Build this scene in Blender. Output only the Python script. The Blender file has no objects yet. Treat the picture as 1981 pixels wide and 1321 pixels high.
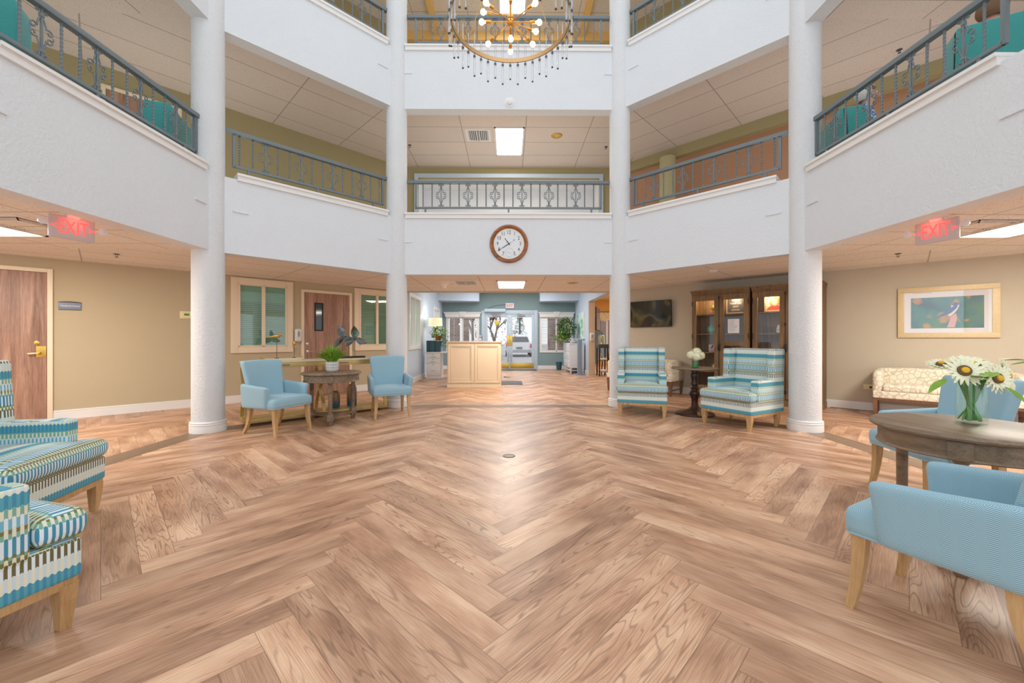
import bpy, bmesh, math, random
from mathutils import Vector, Matrix
from math import sin, cos, pi, sqrt, radians
random.seed(7)
SC = bpy.context.scene
COL = SC.collection

# ---------------------------------------------------------------- camera, world, exposure
H = 1.2
cam_d = bpy.data.cameras.new('camera')
cam = bpy.data.objects.new('camera', cam_d)
COL.objects.link(cam)
SC.camera = cam
cam_d.sensor_width = 36.0
cam_d.sensor_fit = 'HORIZONTAL'
cam_d.lens = 782.16 / 1981 * 36.0
cam_d.shift_y = -5.62 / 1981
cam_d.clip_start = 0.05
cam_d.clip_end = 300
cam.location = (0, 0, H)
cam.rotation_euler = (pi / 2, 0, -0.0086)

world = bpy.data.worlds.new('world')
SC.world = world
world.use_nodes = True
bg = world.node_tree.nodes['Background']
bg.inputs['Color'].default_value = (0.90, 0.95, 1.0, 1)
bg.inputs['Strength'].default_value = 1.4

SC.view_settings.view_transform = 'Standard'
SC.view_settings.look = 'None'
SC.view_settings.gamma = 1.0
SC.view_settings.use_curve_mapping = False
SC.view_settings.exposure = 0.0
SC.cycles.use_denoising = True
SC.cycles.max_bounces = 10
SC.cycles.diffuse_bounces = 6
SC.cycles.transparent_max_bounces = 16
SC.cycles.sample_clamp_indirect = 6.0

def area_lamp(name, loc, sx, sy, power, color=(1, 0.93, 0.82), rot=(0, 0, 0)):
    d = bpy.data.lights.new(name, 'AREA')
    d.shape = 'RECTANGLE'; d.size = sx; d.size_y = sy
    d.energy = power; d.color = color
    o = bpy.data.objects.new(name, d)
    o.location = loc; o.rotation_euler = rot
    COL.objects.link(o)
    return o

def point_lamp(name, loc, power, color=(1, 0.8, 0.55), r=0.05):
    d = bpy.data.lights.new(name, 'POINT')
    d.energy = power; d.color = color; d.shadow_soft_size = r
    o = bpy.data.objects.new(name, d)
    o.location = loc
    COL.objects.link(o)
    return o

# ---------------------------------------------------------------- node materials
class NT:
    def __init__(s, name):
        s.m = bpy.data.materials.new(name)
        s.m.use_nodes = True
        s.t = s.m.node_tree
        s.b = s.t.nodes['Principled BSDF']
        s.out = s.t.nodes['Material Output']
    def n(s, typ, ins=None, **props):
        nd = s.t.nodes.new(typ)
        for k, v in props.items():
            setattr(nd, k, v)
        for k, v in (ins or {}).items():
            s.set(nd.inputs[k], v)
        return nd
    def set(s, sock, v):
        if isinstance(v, bpy.types.NodeSocket):
            s.t.links.new(v, sock)
        else:
            if isinstance(v, tuple) and len(v) == 3 and sock.type == 'RGBA':
                v = v + (1,)
            sock.default_value = v
    def p(s, **k):
        for a, v in k.items():
            s.set(s.b.inputs[a.replace('_', ' ')], v)
        return s
    def math(s, op, a, b=0.0, c=None):
        nd = s.n('ShaderNodeMath', {0: a, 1: b}, operation=op)
        if c is not None:
            s.set(nd.inputs[2], c)
        return nd.outputs[0]
    def mix(s, f, a, b):
        nd = s.n('ShaderNodeMix', data_type='RGBA')
        s.set(nd.inputs[0], f); s.set(nd.inputs[6], a); s.set(nd.inputs[7], b)
        return nd.outputs[2]
    def coord(s, kind='Object'):
        return s.n('ShaderNodeTexCoord').outputs[kind]
    def mapping(s, vec, scale=(1, 1, 1), loc=(0, 0, 0), rot=(0, 0, 0)):
        return s.n('ShaderNodeMapping', {'Vector': vec, 'Scale': scale, 'Location': loc, 'Rotation': rot}).outputs[0]
    def noise(s, vec, scale=5, detail=3, rough=0.5, dist=0.0):
        return s.n('ShaderNodeTexNoise', {'Vector': vec, 'Scale': scale, 'Detail': detail, 'Roughness': rough, 'Distortion': dist}).outputs['Fac']
    def ramp(s, fac, stops, interp='LINEAR'):
        nd = s.n('ShaderNodeValToRGB', {'Fac': fac})
        cr = nd.color_ramp
        cr.interpolation = interp
        while len(cr.elements) < len(stops):
            cr.elements.new(0.5)
        for e, (pos, c) in zip(cr.elements, stops):
            e.position = pos
            e.color = (c + (1,)) if len(c) == 3 else c
        return nd.outputs[0]
    def bump(s, height, strength=0.3, dist=0.01):
        nd = s.n('ShaderNodeBump', {'Height': height, 'Strength': strength, 'Distance': dist})
        s.set(s.b.inputs['Normal'], nd.outputs[0])
    def sep(s, vec):
        return s.n('ShaderNodeSeparateXYZ', {0: vec}).outputs
    def comb(s, x, y, z=0.0):
        return s.n('ShaderNodeCombineXYZ', {0: x, 1: y, 2: z}).outputs[0]

def srgb(r, g, b):
    f = lambda c: (c / 255 / 12.92) if c <= 10 else ((c / 255 + 0.055) / 1.055) ** 2.4
    return (f(r), f(g), f(b))

def plain(name, c, rough=0.6, metal=0.0, noise=0.0, scale=20, bump=0.0, **k):
    m = NT(name)
    m.p(Base_Color=c, Roughness=rough, Metallic=metal, **k)
    if noise or bump:
        f = m.noise(m.coord(), scale, 4)
        if noise:
            lo = tuple(max(0, x * (1 - noise)) for x in c); hi = tuple(min(1, x * (1 + noise)) for x in c)
            m.p(Base_Color=m.mix(f, lo, hi))
        if bump:
            m.bump(f, bump, 0.01)
    return m.m

def emit(name, c, strength):
    m = NT(name)
    m.p(Base_Color=c, Emission_Color=c, Emission_Strength=strength)
    return m.m

def wood(name, dark, light, axis=2, scale=9.0, stretch=0.08, rough=0.45, knots=0.6):
    m = NT(name)
    v = m.coord()
    sc = [1, 1, 1]; sc[axis] = stretch
    mv = m.mapping(v, tuple(sc))
    n1 = m.noise(mv, scale, 4, 0.6, 1.5)
    n2 = m.noise(mv, scale * 9, 3, 0.7, 0.3)
    w = m.math('ADD', m.math('MULTIPLY', n1, 0.65), m.math('MULTIPLY', n2, 0.35))
    c = m.ramp(w, [(0.35, dark), (0.65, light)])
    m.p(Base_Color=c, Roughness=rough)
    m.bump(n2, 0.08, 0.004)
    return m.m

M = {}
# white stucco of parapets and columns
def stucco(name, c, scale, strength):
    m = NT(name)
    v = m.coord()
    f = m.noise(v, scale, 5, 0.62, 0.4)
    g = m.noise(v, scale * 0.06, 2)
    m.p(Base_Color=m.mix(m.math('ADD', m.math('MULTIPLY', g, .5), m.math('MULTIPLY', f, .6)), tuple(x * 0.91 for x in c), c), Roughness=0.75)  # pits darker: stipple shading put into the colour, plus broad random tone
    m.bump(f, strength, 0.018)
    return m.m
M['white_stucco'] = stucco('white_stucco', (0.775, 0.805, 0.835), 34, 0.4)
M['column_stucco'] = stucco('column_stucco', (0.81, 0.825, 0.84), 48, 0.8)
M['olive_column'] = stucco('olive_column', (0.50, 0.45, 0.26), 55, 0.3)
M['tan_wall'] = stucco('tan_wall', srgb(196, 182, 152), 90, 0.06)
M['greige_wall'] = stucco('greige_wall', srgb(202, 192, 172), 90, 0.06)
M['olive_wall'] = stucco('olive_wall', srgb(170, 158, 118), 90, 0.06)
M['terracotta_wall'] = stucco('terracotta_wall', srgb(190, 144, 114), 90, 0.06)
M['teal_wall'] = stucco('teal_wall', srgb(138, 162, 164), 90, 0.05)
M['pale_blue_wall'] = stucco('pale_blue_wall', srgb(196, 212, 228), 90, 0.05)
M['recess_paint'] = stucco('recess_paint', (.84, .86, .90), 90, 0.05)
M['yellow_wall'] = stucco('yellow_wall', srgb(232, 190, 120), 90, 0.05)
M['white_trim'] = plain('white_trim', (0.83, 0.82, 0.80), 0.4)
M['cream_trim'] = plain('cream_trim', srgb(238, 222, 196), 0.45)
M['rail_metal'] = plain('rail_metal', srgb(112, 122, 126), 0.4, 0.1, 0.06, 60)
M['gold'] = plain('gold', srgb(214, 170, 88), 0.28, 0.9)
M['brass'] = plain('brass', srgb(222, 186, 92), 0.25, 0.85, 0.1, 30)
M['chrome'] = plain('chrome', (0.75, 0.76, 0.78), 0.18, 1.0)
M['black'] = plain('black', (0.012, 0.012, 0.014), 0.4)
M['dark_gray'] = plain('dark_gray', (0.09, 0.09, 0.10), 0.6)
M['white_plastic'] = plain('white_plastic', (0.8, 0.8, 0.8), 0.35)
M['cream_plastic'] = plain('cream_plastic', srgb(238, 226, 180), 0.4)
M['gray_plastic'] = plain('gray_plastic', (0.35, 0.37, 0.39), 0.4)
M['white_lacquer'] = plain('white_lacquer', (0.78, 0.79, 0.80), 0.35, 0, 0.05, 12)
M['beige_lacquer'] = plain('beige_lacquer', srgb(226, 206, 176), 0.5)
M['paper'] = plain('paper', (0.82, 0.82, 0.84), 0.7)
M['fixture_glow'] = emit('fixture_glow', (1.0, 0.95, 0.86), 5.0)
M['bulb_glow'] = emit('bulb_glow', (1.0, 0.80, 0.52), 8.0)
M['red_glow'] = emit('red_glow', (1.0, 0.10, 0.09), 1.1)
M['screen'] = plain('screen', (0.004, 0.004, 0.005), 0.06, 0, Specular_IOR_Level=0.8)

def tile_mat(name, ox, oy, base):
    """acoustic tiles; the grid turns with the diagonal bays"""
    m = NT(name)
    v = m.coord()
    p = m.sep(v)
    ax = m.math('ABSOLUTE', p[0])
    u = m.math('MULTIPLY', m.math('SUBTRACT', p[1], ax), Q_)
    w = m.math('MULTIPLY', m.math('ADD', p[1], ax), Q_)
    diag = m.math('MULTIPLY', m.math('GREATER_THAN', ax, m.math('MAXIMUM', 2.0, m.math('MULTIPLY_ADD', p[1], .41, -.95))), m.math('GREATER_THAN', p[1], 5.33))
    mv = m.mapping(v, (1, 1, 1), (-ox, -oy, 0))
    args = {'Color1': base, 'Color2': tuple(x * 1.04 for x in base), 'Mortar': tuple(x * 0.55 for x in base), 'Scale': 1.0, 'Mortar Size': 0.009, 'Mortar Smooth': 0.2, 'Brick Width': 1.29, 'Row Height': 0.62}
    b1 = m.n('ShaderNodeTexBrick', dict(args, Vector=mv), offset=0.0, squash=1.0)
    b2 = m.n('ShaderNodeTexBrick', dict(args, Vector=m.comb(m.math('ADD', u, .2), m.math('ADD', w, .1))), offset=0.0, squash=1.0)
    col = m.mix(diag, b1.outputs['Color'], b2.outputs['Color'])
    sp = m.noise(v, 60, 3, 0.7)
    d = m.ramp(sp, [(0.34, (0, 0, 0)), (0.41, (1, 1, 1))])
    c = m.mix(d, tuple(x * 0.5 for x in base), col)
    m.p(Base_Color=c, Roughness=0.9)
    m.bump(sp, 0.3, 0.01)
    return m.m
Q_ = sqrt(.5)
M['tile_low'] = tile_mat('tile_low', 0.71, 8.13, srgb(232, 226, 218))
M['tile_mid'] = tile_mat('tile_mid', 0.345, 8.13, srgb(220, 208, 200))

def floor_mat(name, lo, mid, hi):
    m = NT(name)
    uv = m.n('ShaderNodeUVMap', uv_map='UVMap').outputs[0]
    rn = m.n('ShaderNodeAttribute', attribute_name='rnd').outputs['Fac']
    s = m.sep(uv)
    off = m.math('MULTIPLY', rn, 37.0)
    vec = m.comb(m.math('ADD', m.math('MULTIPLY', s[0], 0.55), off), m.math('ADD', m.math('MULTIPLY', s[1], 6.0), off), off)
    n1 = m.noise(vec, 1.25, 2, 0.5, 0.35)
    rings = m.math('ABSOLUTE', m.math('SUBTRACT', m.math('FRACT', m.math('MULTIPLY', n1, 24.0)), 0.5))
    ringc = m.ramp(rings, [(0.03, (0, 0, 0)), (0.16, (1, 1, 1))])
    vec2 = m.comb(m.math('MULTIPLY', s[0], 1.2), m.math('ADD', m.math('MULTIPLY', s[1], 60.0), off), off)
    fine = m.noise(vec2, 5.0, 4, 0.75)
    blotch = m.noise(m.comb(s[0], m.math('ADD', m.math('MULTIPLY', s[1], 3.0), off), off), 1.6, 3)
    tone = m.math('ADD', m.math('MULTIPLY', fine, 0.55), m.math('MULTIPLY', blotch, 0.75))
    c0 = m.ramp(tone, [(0.47, lo), (0.64, mid), (0.80, hi)])
    ringamt = m.math('MULTIPLY', m.math('SUBTRACT', 1.0, m.n('ShaderNodeSeparateColor', {0: ringc}).outputs[0]), m.math('MULTIPLY', m.math('GREATER_THAN', rn, 0.25), m.math('ADD', 0.18, m.math('MULTIPLY', rn, 0.40))))
    c1 = m.mix(ringamt, c0, tuple(x * 0.50 for x in lo))
    tint = m.math('ADD', 0.88, m.math('MULTIPLY', m.math('FRACT', m.math('MULTIPLY', rn, 7.31)), 0.24))
    c2 = m.n('ShaderNodeVectorMath', {0: c1, 3: tint}, operation='SCALE').outputs[0]
    # seams
    L, w = 1.323, 0.147
    ex = m.math('MINIMUM', s[0], m.math('SUBTRACT', L, s[0]))
    ey = m.math('MINIMUM', s[1], m.math('SUBTRACT', w, s[1]))
    e = m.math('MINIMUM', ex, ey)
    seam = m.math('LESS_THAN', e, 0.0016)
    c3 = m.mix(m.math('MULTIPLY', seam, 0.55), c2, tuple(x * 0.35 for x in lo))
    m.p(Base_Color=c3, Roughness=m.math('ADD', 0.27, m.math('MULTIPLY', fine, 0.18)), Specular_IOR_Level=0.5)
    m.bump(m.math('SUBTRACT', m.math('MULTIPLY', fine, 0.5), m.math('MULTIPLY', ringamt, 0.6)), 0.12, 0.004)
    return m.m
M['floor_planks'] = floor_mat('floor_planks', srgb(148, 108, 82), srgb(196, 152, 122), srgb(226, 188, 156))
M['floor_border'] = floor_mat('floor_border', srgb(112, 90, 74), srgb(134, 110, 90), srgb(154, 130, 108))

M['door_wood'] = wood('door_wood', srgb(128, 92, 76), srgb(192, 154, 132), 2, 16, 0.05, 0.45)
M['cabinet_wood'] = wood('cabinet_wood', srgb(98, 74, 48), srgb(150, 120, 84), 2, 10, 0.08, 0.6)
M['table_wood'] = wood('table_wood', srgb(98, 80, 62), srgb(150, 128, 104), 0, 10, 0.08, 0.45)
M['dark_wood'] = wood('dark_wood', srgb(48, 30, 22), srgb(86, 58, 42), 2, 10, 0.15, 0.3)
M['leg_wood'] = wood('leg_wood', srgb(170, 130, 84), srgb(210, 172, 122), 2, 14, 0.1, 0.4)
M['walnut_wood'] = wood('walnut_wood', srgb(92, 62, 44), srgb(134, 94, 68), 2, 14, 0.1, 0.4)
M['clock_wood'] = wood('clock_wood', srgb(110, 52, 26), srgb(188, 116, 66), 0, 8, 0.3, 0.25)

def fabric_herring(name, c1, c2):
    m = NT(name)
    uv = m.n('ShaderNodeUVMap', uv_map='UVMap').outputs[0]
    s = m.sep(uv)
    zig = m.math('PINGPONG', s[0], 0.03)
    d = m.math('SINE', m.math('MULTIPLY', m.math('ADD', s[1], m.math('MULTIPLY', zig, 0.9)), 900.0))
    f = m.ramp(m.math('MULTIPLY_ADD', d, 0.5, 0.5), [(0.2, (0, 0, 0)), (0.8, (1, 1, 1))])
    c = m.mix(f, c1, c2)
    m.p(Base_Color=c, Roughness=0.9, Sheen_Weight=0.25)
    m.bump(d, 0.12, 0.002)
    return m.m
M['blue_fabric'] = fabric_herring('blue_fabric', srgb(116, 158, 176), srgb(172, 204, 216))

def fabric_stripes(name):
    m = NT(name)
    uv = m.n('ShaderNodeUVMap', uv_map='UVMap').outputs[0]
    s = m.sep(uv)
    wob = m.math('MULTIPLY', m.math('SINE', m.math('MULTIPLY', s[0], 299.2)), 0.004)
    t = m.math('FRACT', m.math('DIVIDE', m.math('ADD', m.math('ADD', s[1], wob), 0.15), 0.36))
    teal, cream, aqua, olive, white, sage = srgb(88, 164, 180), srgb(228, 228, 204), srgb(120, 184, 204), srgb(124, 118, 62), srgb(224, 236, 240), srgb(126, 178, 160)
    blue = srgb(70, 144, 174)
    base = m.ramp(t, [(0.0, teal), (0.14, cream), (0.28, white), (0.42, olive), (0.47, sage), (0.51, white), (0.69, sage), (0.75, olive), (0.79, aqua), (0.90, cream)], 'CONSTANT')
    alt = m.ramp(t, [(0.0, blue), (0.14, srgb(206, 222, 226)), (0.28, srgb(108, 100, 62)), (0.42, cream), (0.47, olive), (0.51, blue), (0.69, cream), (0.75, cream), (0.79, white), (0.90, sage)], 'CONSTANT')
    pill = m.math('GREATER_THAN', m.math('FRACT', m.math('DIVIDE', s[0], 0.021)), 0.48)
    c = m.mix(pill, base, alt)
    m.p(Base_Color=c, Roughness=0.85, Sheen_Weight=0.1)
    m.bump(m.noise(m.coord(), 500, 2), 0.1, 0.002)
    return m.m
M['striped_fabric'] = fabric_stripes('striped_fabric')
M['teal_velvet'] = plain('teal_velvet', srgb(64, 160, 156), 0.9, 0, 0.3, 160, 0.1, Sheen_Weight=0.4)

def fabric_trellis(name):
    m = NT(name)
    uv = m.n('ShaderNodeUVMap', uv_map='UVMap').outputs[0]
    vo = m.n('ShaderNodeTexVoronoi', {'Vector': uv, 'Scale': 14.0, 'Randomness': 0.75}, feature='DISTANCE_TO_EDGE')
    f = m.ramp(vo.outputs['Distance'], [(0.03, (0, 0, 0)), (0.09, (1, 1, 1))])
    m.p(Base_Color=m.mix(f, srgb(200, 190, 170), srgb(234, 226, 206)), Roughness=0.9)
    return m.m
M['trellis_fabric'] = fabric_trellis('trellis_fabric')

def pane_mat(name, tint=(1, 1, 1), refl=0.10):
    m = NT(name)
    tr = m.n('ShaderNodeBsdfTransparent', {'Color': tint})
    gl = m.n('ShaderNodeBsdfGlossy', {'Roughness': 0.02})
    mx = m.n('ShaderNodeMixShader', {0: refl})
    m.t.links.new(tr.outputs[0], mx.inputs[1]); m.t.links.new(gl.outputs[0], mx.inputs[2])
    m.t.links.new(mx.outputs[0], m.out.inputs[0])
    return m.m
M['pane'] = pane_mat('pane', refl=0.06)
M['cabinet_pane'] = pane_mat('cabinet_pane', refl=0.035)
M['office_pane'] = pane_mat('office_pane', (0.90, 1.0, 0.96), 0.08)
M['crystal'] = pane_mat('crystal', (0.84, 0.86, 0.89), 0.22)
M['vase_glass'] = pane_mat('vase_glass', (0.95, 0.99, 0.96), 0.07)

def glass(name, c, rough=0.05):
    return NT(name).p(Base_Color=c, Roughness=rough, Transmission_Weight=0.85, IOR=1.3).m
M['amber_blue_glass'] = None
mm = NT('amber_blue_glass')
z = mm.sep(mm.coord())[2]
mm.p(Base_Color=mm.ramp(mm.math('ADD', mm.math('MULTIPLY', z, 3.3), mm.math('MULTIPLY', mm.noise(mm.coord(), 30), 0.12)), [(0.25, srgb(64, 112, 140)), (0.55, srgb(158, 120, 84)), (0.9, srgb(176, 134, 84))]), Roughness=0.12, Transmission_Weight=0.35)
M['amber_blue_glass'] = mm.m
M['turquoise_glass'] = plain('turquoise_glass', srgb(96, 188, 172), 0.15)
M['water_glass'] = glass('water_glass', (0.6, 0.85, 0.8))

M['leaf'] = plain('leaf', srgb(72, 128, 48), 0.5, 0, 0.45, 18)
M['leaf_bright'] = plain('leaf_bright', srgb(128, 168, 52), 0.5, 0, 0.45, 22)
M['stem_green'] = plain('stem_green', srgb(84, 150, 62), 0.5, 0, 0.3, 40)
M['petal_white'] = plain('petal_white', srgb(240, 238, 206), 0.6, 0, 0.04, 60)
M['yellow_petal'] = plain('yellow_petal', srgb(232, 206, 60), 0.6, 0, 0.1, 60)
M['flower_center'] = plain('flower_center', srgb(226, 176, 40), 0.8, 0, 0.2, 200)
M['flower_ring'] = plain('flower_ring', srgb(108, 84, 50), 0.9, 0, 0.4, 200)

# ---------------------------------------------------------------- mesh helpers
def B():
    return bmesh.new()

def obj(name, bm, mat, parent=None, loc=None, rot=None, smooth=True, uv=True, angle=40):
    me = bpy.data.meshes.new(name)
    bm.normal_update()
    if uv and not bm.loops.layers.uv:
        l = bm.loops.layers.uv.new('UVMap')
        for f in bm.faces:
            n = f.normal
            for lp in f.loops:
                c = lp.vert.co
                if abs(n.z) > 0.72: lp[l].uv = (c.x, c.y)
                elif abs(n.x) > abs(n.y): lp[l].uv = (c.y, c.z)
                else: lp[l].uv = (c.x, c.z)
    if smooth:
        a = radians(angle)
        for f in bm.faces: f.smooth = True
        for e in bm.edges:
            if len(e.link_faces) == 2 and e.calc_face_angle(0) > a:
                e.smooth = False
    bm.to_mesh(me)
    bm.free()
    if isinstance(mat, str): mat = M[mat]
    me.materials.append(mat)
    o = bpy.data.objects.new(name, me)
    COL.objects.link(o)
    if parent: o.parent = parent
    if loc is not None: o.location = loc
    if rot is not None: o.rotation_euler = rot
    return o

def tag(o, label, cat, group=None, kind=None):
    o['label'] = label
    o['category'] = cat
    if group: o['group'] = group
    if kind: o['kind'] = kind
    return o

def thing(name, label, cat, loc=(0, 0, 0), rz=0.0, group=None, kind=None):
    o = bpy.data.objects.new(name, None)
    o.empty_display_size = 0.1
    COL.objects.link(o)
    o.location = loc
    o.rotation_euler = (0, 0, rz)
    return tag(o, label, cat, group, kind)

def struct(name, bm, mat, label, cat, **k):
    o = obj(name, bm, mat, **k)
    return tag(o, label, cat, kind='structure')

def dup(root, loc, rz, label=None, group=None):
    r = root.copy(); COL.objects.link(r)
    r.location = loc; r.rotation_euler = (0, 0, rz)
    if label: r['label'] = label
    if group: r['group'] = group
    for ch in list(root.children):
        c = ch.copy(); COL.objects.link(c); c.parent = r
        for g in list(ch.children):
            d = g.copy(); COL.objects.link(d); d.parent = c
    return r

def addv(bm, vs, fs, mtx=None):
    bv = [bm.verts.new(mtx @ Vector(v) if mtx else v) for v in vs]
    for f in fs:
        try: bm.faces.new([bv[i] for i in f])
        except ValueError: pass
    return bv

def box(bm, x0, x1, y0, y1, z0, z1, mtx=None):
    vs = [(x0, y0, z0), (x1, y0, z0), (x1, y1, z0), (x0, y1, z0), (x0, y0, z1), (x1, y0, z1), (x1, y1, z1), (x0, y1, z1)]
    return addv(bm, vs, [(0, 3, 2, 1), (4, 5, 6, 7), (0, 1, 5, 4), (1, 2, 6, 5), (2, 3, 7, 6), (3, 0, 4, 7)], mtx)

def soft(bm, x0, x1, y0, y1, z0, z1, r=0.03, n=8, crown=0.0, fn=None, mtx=None, bulge=0.0):
    """rounded box on an n-grid, optional crowned top, optional deform"""
    cx, cy, cz = (x0 + x1) / 2, (y0 + y1) / 2, (z0 + z1) / 2
    hx, hy, hz = (x1 - x0) / 2, (y1 - y0) / 2, (z1 - z0) / 2
    r = min(r, hx * .98, hy * .98, hz * .98)
    def ts(h):
        k = 2
        a = [-h, -h + r * .12, -h + r * .4, -h + r]
        inner = [(-h + r) + (2 * (h - r)) * i / n for i in range(1, n)] if h > r else []
        return a + inner + [h - r, h - r * .4, h - r * .12, h]
    X, Y, Z = ts(hx), ts(hy), ts(hz)
    key = {}
    def v(i, j, k):
        t = (i, j, k)
        if t in key: return key[t]
        p = Vector((X[i], Y[j], Z[k]))
        q = Vector((max(-hx + r, min(hx - r, p.x)), max(-hy + r, min(hy - r, p.y)), max(-hz + r, min(hz - r, p.z))))
        d = p - q
        if d.length > 1e-9: d = d.normalized() * r
        u = q + d
        fx, fy, fz = u.x / hx, u.y / hy, u.z / hz
        if crown and u.z > 0:
            u.z += crown * fz * max(0, 1 - fx * fx) ** .6 * max(0, 1 - fy * fy) ** .6
        if bulge:
            u.x += bulge * fx * (1 - fz * fz); u.y += bulge * fy * (1 - fz * fz)
        u = u + Vector((cx, cy, cz))
        if fn: u = Vector(fn(u.x, u.y, u.z))
        if mtx: u = mtx @ u
        key[t] = bm.verts.new(u)
        return key[t]
    a, b, c = len(X) - 1, len(Y) - 1, len(Z) - 1
    def quad(*q):
        try: bm.faces.new(q)
        except ValueError: pass
    for i in range(a):
        for j in range(b):
            quad(v(i, j, 0), v(i, j + 1, 0), v(i + 1, j + 1, 0), v(i + 1, j, 0))
            quad(v(i, j, c), v(i + 1, j, c), v(i + 1, j + 1, c), v(i, j + 1, c))
    for i in range(a):
        for k in range(c):
            quad(v(i, 0, k), v(i + 1, 0, k), v(i + 1, 0, k + 1), v(i, 0, k + 1))
            quad(v(i, b, k), v(i, b, k + 1), v(i + 1, b, k + 1), v(i + 1, b, k))
    for j in range(b):
        for k in range(c):
            quad(v(0, j, k), v(0, j, k + 1), v(0, j + 1, k + 1), v(0, j + 1, k))
            quad(v(a, j, k), v(a, j + 1, k), v(a, j + 1, k + 1), v(a, j, k + 1))

def bbox(bm, x0, x1, y0, y1, z0, z1, r=0.004, mtx=None):
    """box with small chamfered edges"""
    soft_n = 1
    t = bmesh.new()
    box(t, x0, x1, y0, y1, z0, z1)
    bmesh.ops.bevel(t, geom=t.edges[:], offset=r, segments=2, affect='EDGES', profile=0.7)
    mp = {}
    for vv in t.verts:
        mp[vv] = bm.verts.new(mtx @ vv.co if mtx else vv.co)
    for f in t.faces:
        bm.faces.new([mp[q] for q in f.verts])
    t.free()

def prism(bm, poly, z0, z1):
    n = len(poly)
    lo = [bm.verts.new((x, y, z0)) for x, y in poly]
    hi = [bm.verts.new((x, y, z1)) for x, y in poly]
    bm.faces.new(lo[::-1]); bm.faces.new(hi)
    for i in range(n):
        j = (i + 1) % n
        bm.faces.new([lo[i], lo[j], hi[j], hi[i]])

def lathe(bm, prof, n=32, c=(0, 0, 0), cap=True, mtx=None):
    rings = []
    for r, z in prof:
        ring = []
        for i in range(n):
            a = 2 * pi * i / n
            p = Vector((c[0] + r * cos(a), c[1] + r * sin(a), c[2] + z))
            ring.append(bm.verts.new(mtx @ p if mtx else p))
        rings.append(ring)
    for a, b in zip(rings, rings[1:]):
        for i in range(n):
            j = (i + 1) % n
            bm.faces.new([a[i], a[j], b[j], b[i]])
    if cap:
        if prof[0][0] > 1e-5: bm.faces.new(rings[0][::-1])
        if prof[-1][0] > 1e-5: bm.faces.new(rings[-1])

def frame_axes(d):
    d = d.normalized()
    up = Vector((0, 0, 1)) if abs(d.z) < 0.95 else Vector((1, 0, 0))
    x = d.cross(up).normalized()
    y = x.cross(d).normalized()
    return x, y

def tube(bm, pts, r, n=8, cap=True, sq=False, rs=None):
    pts = [Vector(p) for p in pts]
    rings = []
    x, y = frame_axes(pts[1] - pts[0])
    for i, p in enumerate(pts):
        d = (pts[min(i + 1, len(pts) - 1)] - pts[max(i - 1, 0)]).normalized()
        x = (x - d * x.dot(d))
        x = x.normalized() if x.length > 1e-6 else frame_axes(d)[0]
        y = d.cross(x)
        rr = rs[i] if rs else r
        ring = []
        for k in range(n):
            a = 2 * pi * k / n + (pi / 4 if sq else 0)
            ring.append(bm.verts.new(p + (x * cos(a) + y * sin(a)) * rr))
        rings.append(ring)
    for a, b in zip(rings, rings[1:]):
        for k in range(n):
            j = (k + 1) % n
            bm.faces.new([a[k], a[j], b[j], b[k]])
    if cap:
        bm.faces.new(rings[0][::-1]); bm.faces.new(rings[-1])

def loft(bm, secs):
    """secs: list of (center(x,y,z), half-x, half-y) horizontal rectangles bottom to top"""
    rings = []
    for (c, hx, hy) in secs:
        rings.append([bm.verts.new((c[0] + sx * hx, c[1] + sy * hy, c[2])) for sx, sy in ((-1, -1), (1, -1), (1, 1), (-1, 1))])
    for a, b in zip(rings, rings[1:]):
        for k in range(4):
            j = (k + 1) % 4
            bm.faces.new([a[k], a[j], b[j], b[k]])
    bm.faces.new(rings[0][::-1]); bm.faces.new(rings[-1])

def ball(bm, c, r, seg=16, ring=10, s=(1, 1, 1)):
    prof = [(max(r * sin(pi * i / ring), 0.0), -r * cos(pi * i / ring)) for i in range(ring + 1)]
    t = bmesh.new()
    bmesh.ops.create_uvsphere(t, u_segments=seg, v_segments=ring, radius=r)
    mp = {v: bm.verts.new((c[0] + v.co.x * s[0], c[1] + v.co.y * s[1], c[2] + v.co.z * s[2])) for v in t.verts}
    for f in t.faces: bm.faces.new([mp[q] for q in f.verts])
    t.free()

def holes(bm, a0, a1, z0, z1, t0, t1, hs, axis='x'):
    """wall slab spanning a0..a1 (x or y) by z0..z1, thickness t0..t1 on the other axis, with rectangular holes (a,b,zl,zh)"""
    xs = sorted({a0, a1} | {v for h in hs for v in h[:2]})
    zs = sorted({z0, z1} | {v for h in hs for v in h[2:]})
    for i in range(len(xs) - 1):
        for k in range(len(zs) - 1):
            xm, zm = (xs[i] + xs[i + 1]) / 2, (zs[k] + zs[k + 1]) / 2
            if any(h[0] < xm < h[1] and h[2] < zm < h[3] for h in hs): continue
            if axis == 'x': box(bm, xs[i], xs[i + 1], t0, t1, zs[k], zs[k + 1])
            else: box(bm, t0, t1, xs[i], xs[i + 1], zs[k], zs[k + 1])

def text(s, size, mat, parent, loc, name='lettering', ext=0.002, rot=(pi / 2, 0, 0), align='CENTER', xs=1.0, spacing=1.0):
    cu = bpy.data.curves.new(name, 'FONT')
    cu.body = s; cu.size = size; cu.extrude = ext
    cu.align_x = align; cu.align_y = 'CENTER'; cu.space_character = spacing
    cu.resolution_u = 3
    t = bpy.data.objects.new(name, cu)
    COL.objects.link(t)
    bpy.context.view_layer.update()
    me = bpy.data.meshes.new_from_object(t)
    COL.objects.unlink(t); bpy.data.objects.remove(t)
    me.materials.clear(); me.materials.append(M[mat] if isinstance(mat, str) else mat)
    o = bpy.data.objects.new(name, me)
    COL.objects.link(o)
    o.parent = parent; o.location = loc; o.rotation_euler = rot; o.scale = (xs, 1, 1)
    return o

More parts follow.
